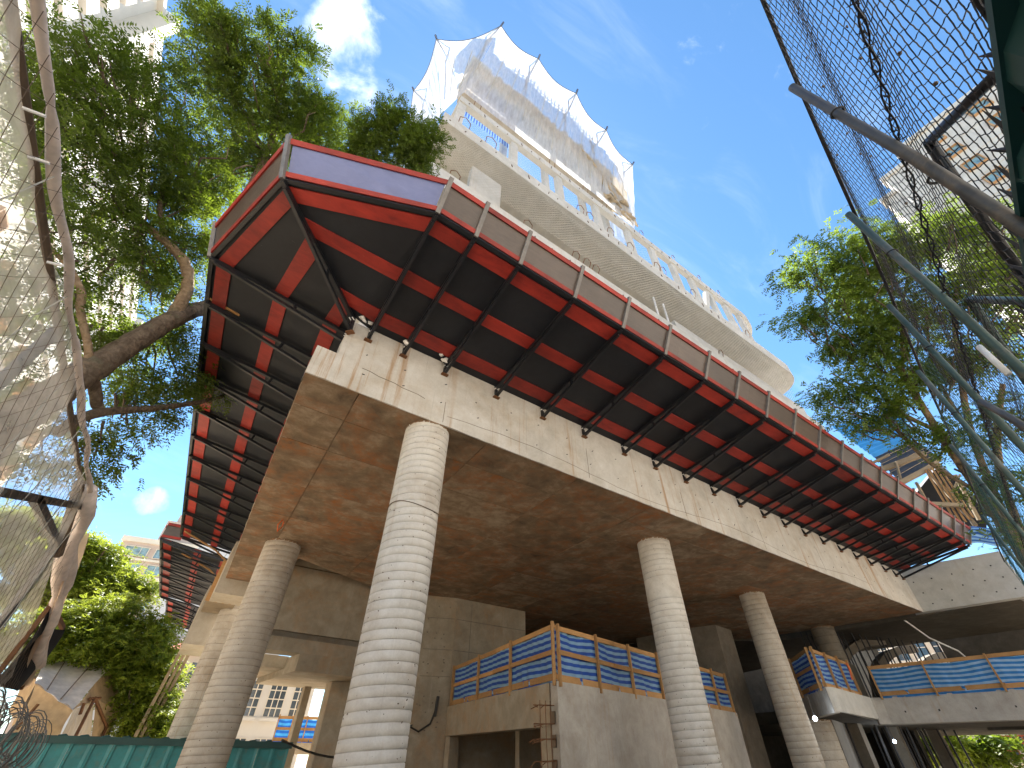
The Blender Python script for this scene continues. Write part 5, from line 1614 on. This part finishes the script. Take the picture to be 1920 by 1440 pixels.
twigs(TR, MAIN + LOW, 120, 5, 0.016, 'bark', at_d(262, 430, 12.6))
twigs(TR, UPR, 80, 6, 0.018, 'bark', at_d(510, 300, 16.2))
twigs(TR, ENDB, 30, 8, 0.012, 'bark', at_d(650, 290, 15.3))

# tree behind the chain-link fence on the right
rb_ = at_d(2060, 1330, 17) * np.array([1, 1, 0])
T2 = thing('street_tree', 'light airy street tree with pale forked trunks behind the chain-link fence', 'tree', tuple(rb_))
limb([(rb_, .26), Lp(1990, 1190, 17, 24), Lp(1922, 1050, 17, 20), Lp(1838, 925, 17.2, 17), Lp(1760, 810, 17.6, 15), Lp(1700, 715, 18, 11), Lp(1640, 620, 18.4, 7), Lp(1590, 530, 18.8, 5)], T2, 'trunk', 'bark_light')
limb([Lp(1922, 1050, 17, 16), Lp(1862, 920, 17.4, 15), Lp(1818, 800, 17.8, 13), Lp(1800, 690, 18.2, 11), Lp(1790, 600, 18.6, 10), Lp(1800, 500, 19, 5)], T2, 'limb', 'bark_light')
limb([Lp(1990, 1190, 17, 20), Lp(1915, 1000, 17.2, 15), Lp(1870, 860, 17.6, 15), Lp(1880, 720, 18, 9)], T2, 'limb', 'bark_light')
for a in (((1760, 810, 17.6, 10), (1680, 770, 17.8, 8), (1610, 730, 18, 5), (1560, 700, 18, 3)), ((1838, 925, 17.2, 10), (1740, 865, 17.4, 8), (1660, 790, 17.6, 5), (1590, 770, 17.6, 3)), ((1695, 715, 18, 8), (1640, 690, 18.2, 6), (1560, 650, 18.4, 3)), ((1695, 715, 18, 8), (1690, 620, 18.4, 6), (1700, 520, 18.8, 3)), ((1812, 800, 17.8, 9), (1750, 690, 18.2, 6), (1735, 560, 18.6, 4))):
    limb([Lp(*q_) for q_ in a], T2, 'limb', 'bark_light', 7)
RTS = [S(*a) for a in ((1500, 520, 18, 26), (1540, 490, 18, 34), (1590, 470, 18.3, 40), (1620, 500, 18.3, 44), (1510, 590, 17.6, 28), (1560, 560, 18, 44), (1640, 560, 18.4, 56), (1690, 480, 18.8, 48), (1740, 440, 19, 42), (1800, 430, 19.4, 44), (1870, 440, 19.6, 50), (1910, 490, 19.6, 40), (1560, 640, 18, 38), (1620, 640, 18, 50), (1690, 620, 18.2, 50), (1760, 560, 18.6, 50), (1830, 540, 19, 54), (1900, 570, 19, 46), (1600, 720, 17.6, 44), (1560, 740, 17.4, 28), (1660, 740, 17.6, 44), (1590, 780, 17, 26), (1640, 795, 17.2, 34), (1710, 700, 17.8, 40), (1770, 680, 18, 44), (1850, 660, 18, 44), (1720, 800, 17.2, 28), (1800, 830, 17.2, 34), (1880, 780, 17.4, 42), (1850, 900, 17, 34), (1905, 920, 17, 34), (1905, 1010, 17, 30))]
leaf_crown('crown', T2, RTS, 9000, 0.10, 10, M['leaf_mid'], 0.30, 0.3, 31, 0.40, 0.75, 0.05, (0.22, 0.42))
twigs(T2, RTS, 170, 9, 0.017, 'bark', at_d(1760, 860, 17.4))

# umbrella-crowned tree and the rounder bushy tree at the lower left
ub = at_d(60, 1400, 34) * np.array([1, 1, 0])
T3 = thing('umbrella_tree', 'broad umbrella-crowned tree with sunlit yellow-green layers, lower left', 'tree', tuple(ub))
limb([(ub, .45), Lp(70, 1250, 34, 22), Lp(60, 1150, 34, 18), Lp(110, 1080, 34, 10), Lp(170, 1050, 34, 6)], T3, 'trunk', 'bark')
limb([Lp(60, 1150, 34, 14), Lp(30, 1080, 34, 9), Lp(60, 1020, 34, 6)], T3, 'limb', 'bark')
limb([Lp(70, 1190, 34, 12), Lp(150, 1120, 34, 8), Lp(240, 1100, 34, 4)], T3, 'limb', 'bark')
UMB = [S(*a) for a in ((10, 990, 34, 34), (45, 975, 34, 30), (95, 990, 34, 32), (140, 1015, 34, 34), (185, 1040, 34, 34), (60, 1030, 33.5, 40), (20, 1050, 33, 36), (120, 1060, 33.5, 40), (190, 1085, 33.5, 38), (230, 1075, 34, 26), (260, 1100, 34, 22), (150, 1110, 33, 36), (80, 1110, 33, 36), (30, 1120, 33, 34), (220, 1120, 33.4, 24), (270, 1122, 34, 16), (130, 1150, 33, 26))]
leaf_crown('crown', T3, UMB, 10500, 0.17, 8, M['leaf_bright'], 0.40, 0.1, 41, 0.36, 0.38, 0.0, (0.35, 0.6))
twigs(T3, UMB, 60, 11, 0.05, 'bark', at_d(80, 1180, 34))
bb = at_d(230, 1420, 27) * np.array([1, 1, 0])
T4 = thing('bushy_tree', 'dense round bushy tree, sunlit on top, beside the tarpaulin shelter', 'tree', tuple(bb))
limb([(bb, .3), Lp(235, 1350, 27, 16), Lp(225, 1250, 27, 10), Lp(210, 1190, 27, 5)], T4, 'trunk', 'bark')
limb([Lp(235, 1350, 27, 10), Lp(290, 1290, 27, 7), Lp(300, 1230, 27, 4)], T4, 'limb', 'bark')
BSH = [S(*a) for a in ((130, 1175, 28, 34), (170, 1160, 28, 34), (215, 1150, 28, 30), (250, 1165, 28, 32), (285, 1180, 28, 30), (310, 1210, 27.6, 26), (150, 1215, 27, 44), (215, 1215, 27, 48), (275, 1235, 27, 46), (245, 1280, 26.6, 48), (300, 1275, 27, 34), (320, 1250, 27, 18), (260, 1330, 26.6, 42), (305, 1330, 26.6, 34), (250, 1380, 26.6, 30), (285, 1385, 26.6, 34), (315, 1385, 26.2, 22), (110, 1205, 27.5, 26), (50, 1190, 28, 36), (20, 1210, 28, 34), (85, 1175, 28.4, 26))]
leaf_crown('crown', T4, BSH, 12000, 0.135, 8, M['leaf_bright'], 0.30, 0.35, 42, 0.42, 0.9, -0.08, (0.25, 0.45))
twigs(T4, BSH, 40, 12, 0.035, 'bark', at_d(240, 1340, 27))
for k, (x, y, d, r, lab) in enumerate(((1735, 1388, 44, 34, 'bright green tree seen far under the right edge beam'), (1830, 1400, 46, 30, 'dark green tree seen far under the right edge beam, right of the bright one'))):
    b_ = at_d(x, 1436, d) * np.array([1, 1, 0])
    q_ = thing('small_tree', lab, 'tree', tuple(b_))
    limb([(b_, .2), (at_d(x, y + 10, d), .1), (at_d(x, y - 10, d), .05)], q_, 'trunk', 'bark')
    leaf_crown('crown', q_, [S(x - 20, y, d, r * .7), S(x + 15, y - 5, d, r * .8), S(x + 30, y + 8, d, r * .6), S(x - 40, y + 6, d, r * .5)], 700, 0.3, 8, M['leaf_bright' if k == 0 else 'leaf_dark'], 0.4, 0.2, 50 + k, 0.4, 0.8, 0.1, (0.5, 0.9))

# ------------------------------------------------------------------ buildings around
class Facade:
    """a wall standing on a base line; pieces are placed by distance along it, height and projection"""
    def __init__(self, p, u, n):
        self.p = np.array([p[0], p[1], 0.0]); self.u = np.array([u[0], u[1], 0.0]) / np.linalg.norm(u[:2]); self.n = np.array([n[0], n[1], 0.0]) / np.linalg.norm(n[:2])
    def pt(self, s, z, o=0.0): return self.p + self.u * s + self.n * o + np.array([0, 0, z])
    def box(self, mb, s0, s1, z0, z1, o0, o1):
        mb.hexa([self.pt(s0, z0, o0), self.pt(s1, z0, o0), self.pt(s1, z0, o1), self.pt(s0, z0, o1), self.pt(s0, z1, o0), self.pt(s1, z1, o0), self.pt(s1, z1, o1), self.pt(s0, z1, o1)])


def window(fc, par, s0, s1, z0, z1, frame='white', glass='glass', reveal=0.25, mull=1, sill=True):
    mb = MB(); fc.box(mb, s0, s1, z0, z1, 0.012, 0.03)
    g_ = mb.build('window', M[glass], par)
    mb = MB(); w = 0.09
    fc.box(mb, s0 - w, s0, z0 - w, z1 + w, 0.013, reveal); fc.box(mb, s1, s1 + w, z0 - w, z1 + w, 0.013, reveal)
    fc.box(mb, s0, s1, z1, z1 + w, 0.013, reveal); fc.box(mb, s0, s1, z0 - w, z0, 0.013, reveal + 0.05)
    for k in range(mull):
        s = s0 + (s1 - s0) * (k + 1) / (mull + 1); fc.box(mb, s - 0.035, s + 0.035, z0, z1, 0.031, 0.06)
    sub(mb, 'frame', M[frame], g_)
    return g_


# white slab block high on the left, long balcony bands
pc = at_d(245, 600, 115); u = np.array([-0.031, 1.0]); n = np.array([1.0, 0.031])
W1 = thing('apartment_tower', 'tall white apartment tower with long balcony bands behind the large tree', 'building', (pc[0], pc[1], 0))
fc = Facade(pc, -u, n); H = pc[2]
mb = MB(); fc.box(mb, 0, 75, 0, H, -16, 0); mb.build('wall', M['white'], W1)
k = 0
z = H - 2.2
while z > 22:
    for (s0, s1) in ((1.2, 20), (22, 40), (41, 56.5)):
        mb = MB(); fc.box(mb, s0, s1, z, z + 1.75, 0.9, 1.12); fc.box(mb, s0, s1, z - 0.12, z, 0.0, 1.12); mb.build('balcony_parapet', M['white'], W1)
    for s0 in (61, 67):
        mb = MB(); fc.box(mb, s0, s0 + 5, z, z + 1.75, 0.9, 1.12); fc.box(mb, s0, s0 + 5, z - .12, z, 0, 1.12); mb.build('balcony_parapet', M['white'], W1)
    for s0 in (3, 8, 13, 24, 30, 35, 43, 48, 53, 62, 68):
        window(fc, W1, s0, s0 + 1.7, z + 0.9 - 0.2, z + 2.1 - 0.15, 'grey_render' if s0 % 2 else 'orange', 'glass', 0.12)
    z -= 2.95
for s0 in (0.0, 20.4, 40.2, 57.2):
    mb = MB(); fc.box(mb, s0, s0 + 0.9 + 0.5 * (s0 > 50), 0, H + 0.4 + 0.9 * (s0 > 50), 0, 1.9); mb.build('fin', M['white'], W1)
mb = MB(); fc.box(mb, -0.5, 75, H, H + 0.7, -16.5, 0.6); mb.build('roof_edge', M['white'], W1)
for k in range(4):
    mb = MB(); s = 57.9 - 0.4; fc.box(mb, 56.6 + .02 * k, 56.75, 20, H, 0.3 + .2 * k, 0.42 + .2 * k); mb.build('downpipe', M['grey_render'], W1)
# lower plain wing in front of it, seen through the film
pw = at_d(112, 790, 60); W1b = thing('plain_block', 'plain pale block with small deep windows, seen through the left film', 'building', (pw[0], pw[1], 0))
fw_ = Facade(pw, -u, n)
mb = MB(); fw_.box(mb, 0, 45, 0, pw[2] - 1.0, -14, 0); mb.build('wall', M['cream'], W1b)
for zz in np.arange(pw[2] - 4, 6, -3.0):
    for s0 in np.arange(2, 40, 4.2):
        window(fw_, W1b, s0, s0 + 1.2, zz, zz + 1.2, 'orange', 'glass', 0.45, 0)
# beige tower on the right, stepped far end
pr = at_x(1650, 330, 48)
W2 = thing('beige_tower', 'beige apartment tower with orange-trimmed windows behind the chain-link fence', 'building', (48, pr[1], 0))
fr_ = Facade((48, pr[1], 0), (0, -1), (-1, 0)); Hr = pr[2]
mb = MB(); fr_.box(mb, 2.6, 26, 0, Hr + 1.8, -14, 0); mb.build('wall', M['beige'], W2)
mb = MB(); fr_.box(mb, 0.0, 2.6, 0, Hr, -13, -0.6); mb.build('wall', M['beige'], W2)
mb = MB(); fr_.box(mb, -1.4, 0.0, 0, Hr - 2.0, -13, -1.4); mb.build('wall', M['beige'], W2)
mb = MB(); fr_.box(mb, 6.5, 24, Hr + 1.8, Hr + 5.0, -12, -3); mb.build('roof_block', M['beige'], W2)
mb = MB(); fr_.box(mb, 4.2, 4.5, Hr + 1.8, Hr + 3.4, -1.2, -0.9); mb.build('chimney', M['white'], W2)
for s0, s1, zz, o_ in ((2.4, 26.2, Hr + 1.8, 0.25), (-0.2, 2.8, Hr, -0.4), (-1.6, 0.2, Hr - 2.0, -1.2)):
    mb = MB(); fr_.box(mb, s0, s1, zz - 0.45, zz + 0.12, o_ - 1.5, o_); mb.build('cornice', M['beige'], W2)
z = Hr - 1.6
while z > 14:
    for s0, wd in ((4.4, 1.3), (8.2, 1.5), (12.0, 1.1), (15.6, 1.5), (20.0, 1.5)):
        window(fr_, W2, s0, s0 + wd, z, z + 1.25, 'orange', 'glass_blue', 0.3, 1)
    for s0 in (3.2, 7.1, 11, 14.5, 18.5):
        mb = MB(); fr_.box(mb, s0 - 0.06, s0 + 0.06, z - 1.2, z + 1.75, 0.0, 0.05); mb.build('pilaster_strip', M['beige'], W2)
    mb = MB(); fr_.box(mb, 2.62, 26, z + 1.9, z + 1.98, 0.002, 0.06); mb.build('string_course', M['beige'], W2)
    z -= 3.05
# pinkish tower and netted block far up the left street
pp = at_d(234, 1062, 110)
W3 = thing('pink_tower', 'far pinkish tower with a stepped top and bands of bluish windows', 'building', (pp[0], pp[1], 0))
f3 = Facade(pp, (0.98, -0.2), (-0.2, -0.98))
zt = at_d(245, 1003, 110)[2]
mb = MB(); f3.box(mb, -2.5, 16, 0, zt, -14, 0); mb.build('wall', M['pink'], W3)
mb = MB(); f3.box(mb, 2.2, 14, zt, zt + 4.6, -12, -1); mb.build('roof_block', M['pink'], W3)
mb = MB(); f3.box(mb, 3.4, 9, zt + 4.6, zt + 6.4, -10, -2); mb.build('roof_block', M['pink'], W3)
mb = MB(); f3.box(mb, -2.8, 16.3, zt - 0.6, zt + 0.3, -14.2, 0.4); mb.build('cornice', M['cream'], W3)
z = zt - 3.0
while z > 2:
    for s0, s1 in ((-1.5, 2.2), (3.4, 7.2), (8.6, 10.6)):
        window(f3, W3, s0, s1, z, z + 1.6, 'cream', 'glass_blue', 0.3, 2)
    mb = MB(); f3.box(mb, -2.5, 16, z - 0.75, z - 0.35, 0.002, 0.35); mb.build('string_course', M['cream'], W3)
    z -= 2.9
pn = at_d(300, 1090, 70)
W4 = thing('netted_block', 'block wrapped in pale grey scaffold net beside the left tray end', 'building', (pn[0], pn[1], 0))
f4 = Facade(pn, (0.99, 0.1), (0.1, -0.99))
zt4 = at_d(340, 925, 70)[2]
mb = MB(); mb.hexa([f4.pt(-4, 0, 0), f4.pt(16, 0, 0), f4.pt(16, 0, -12), f4.pt(-4, 0, -12), f4.pt(3.4, zt4, 0), f4.pt(16, zt4 + 3, 0), f4.pt(16, zt4 + 3, -12), f4.pt(3.4, zt4, -12)]); mb.build('net_wrap', M['far_net'], W4)
for k in range(9):
    mb = MB(); mb.tube([f4.pt(-3 + 2 * k, 2, 0.05), f4.pt(min(15.8, 3.4 + (12.6 / 8) * k), zt4 - 0.5 + k * .3, 0.05)], 0.05, 4); mb.build('scaffold_tube', M['wire_pale'], W4)
# grey block, red tiled roof and white houses in the gap behind the left columns
def small_house(name, label, px0, px1, ytop, d, mat, rows, cols, roof=None, frame='white', glass='glass', grid=(2, 3)):
    a = at_d(px0, ytop, d); b = at_d(px1, ytop, d)
    t = thing(name, label, 'building', (a[0], a[1], 0))
    uu = (b - a)[:2]; L_ = np.linalg.norm(uu); nn = np.array([uu[1], -uu[0]])
    if nn @ (-a[:2]) < 0: nn = -nn
    f = Facade(a, uu, nn); H_ = a[2]
    mb = MB(); f.box(mb, 0, L_, 0, H_, -8, 0); mb.build('wall', M[mat], t)
    if roof:
        mb = MB(); mb.hexa([f.pt(-.4, H_, .5), f.pt(L_ + .4, H_, .5), f.pt(L_ + .4, H_, -8.3), f.pt(-.4, H_, -8.3), f.pt(-.4, H_ + .2, .5), f.pt(L_ + .4, H_ + .2, .5), f.pt(L_ * .7, H_ + 1.6, -4), f.pt(L_ * .3, H_ + 1.6, -4)]); mb.build('roof', M[roof], t)
    for r in range(rows):
        for c in range(cols):
            s0 = L_ * (c + 0.16) / cols; s1 = L_ * (c + 0.84) / cols
            z1 = H_ * (1 - (r + 0.16) / rows); z0 = H_ * (1 - (r + 0.80) / rows)
            mb = MB(); f.box(mb, s0, s1, z0, z1, 0.004, 0.03); g_ = mb.build('window', M[glass], t)
            mb = MB()
            for q in range(grid[0] + 1):
                s = s0 + (s1 - s0) * q / grid[0]; f.box(mb, s - .03, s + .03, z0, z1, 0.031, 0.08)
            for q in range(grid[1] + 1):
                zz = z0 + (z1 - z0) * q / grid[1]; f.box(mb, s0, s1, zz - .03, zz + .03, 0.032, 0.075)
            sub(mb, 'frame', M[frame], g_)
            mb = MB(); f.box(mb, s0 - .1, s1 + .1, z0 - .22, z0 - .04, 0.0, 0.22); sub(mb, 'sill', M[mat], g_)
    return t


small_house('grid_window_block', 'cream block with tall gridded windows seen under the slab beside the first column', 418, 600, 1255, 40, 'white', 2, 4, None, 'cream', 'glass', (3, 4))
small_house('white_house', 'white house behind the bushy tree with a red tiled roof edge', 322, 400, 1225, 44, 'white', 3, 2, 'brick_red', 'white', 'glass')
small_house('grey_block', 'grey ribbed block below the left tray end', 322, 372, 1190, 62, 'grey_render', 6, 5, None, 'white', 'glass')
small_house('red_trim_shop', 'pale building front with red trim at the lower right corner', 1860, 1960, 1370, 50, 'white', 2, 3, 'brick_red', 'brick_red')
small_house('upper_gap_house', 'pale building front glimpsed through the bars above the right guard rail', 1610, 1800, 1170, 60, 'cream', 3, 5, None)

# unseen block added behind the viewpoint: its sunlit front bounces light onto the podium
W9 = thing('bounce_block', 'unseen beige apartment block across the street, added to bounce light onto the podium', 'building', (-45, -26, 0))
f9 = Facade((-45, -26, 0), (1, 0), (0, 1))
mb = MB(); f9.box(mb, 0, 120, 0, 34, -14, 0); mb.build('wall', M['beige'], W9)
mb = MB(); f9.box(mb, -0.4, 120.4, 34, 34.8, -14.4, 0.4); mb.build('roof', M['cream'], W9)
for z in np.arange(2.0, 32, 3.4):
    for s0 in np.arange(2, 116, 6.0):
        window(f9, W9, s0, s0 + 1.8, z, z + 1.5, 'white', 'glass', 0.2, 1)
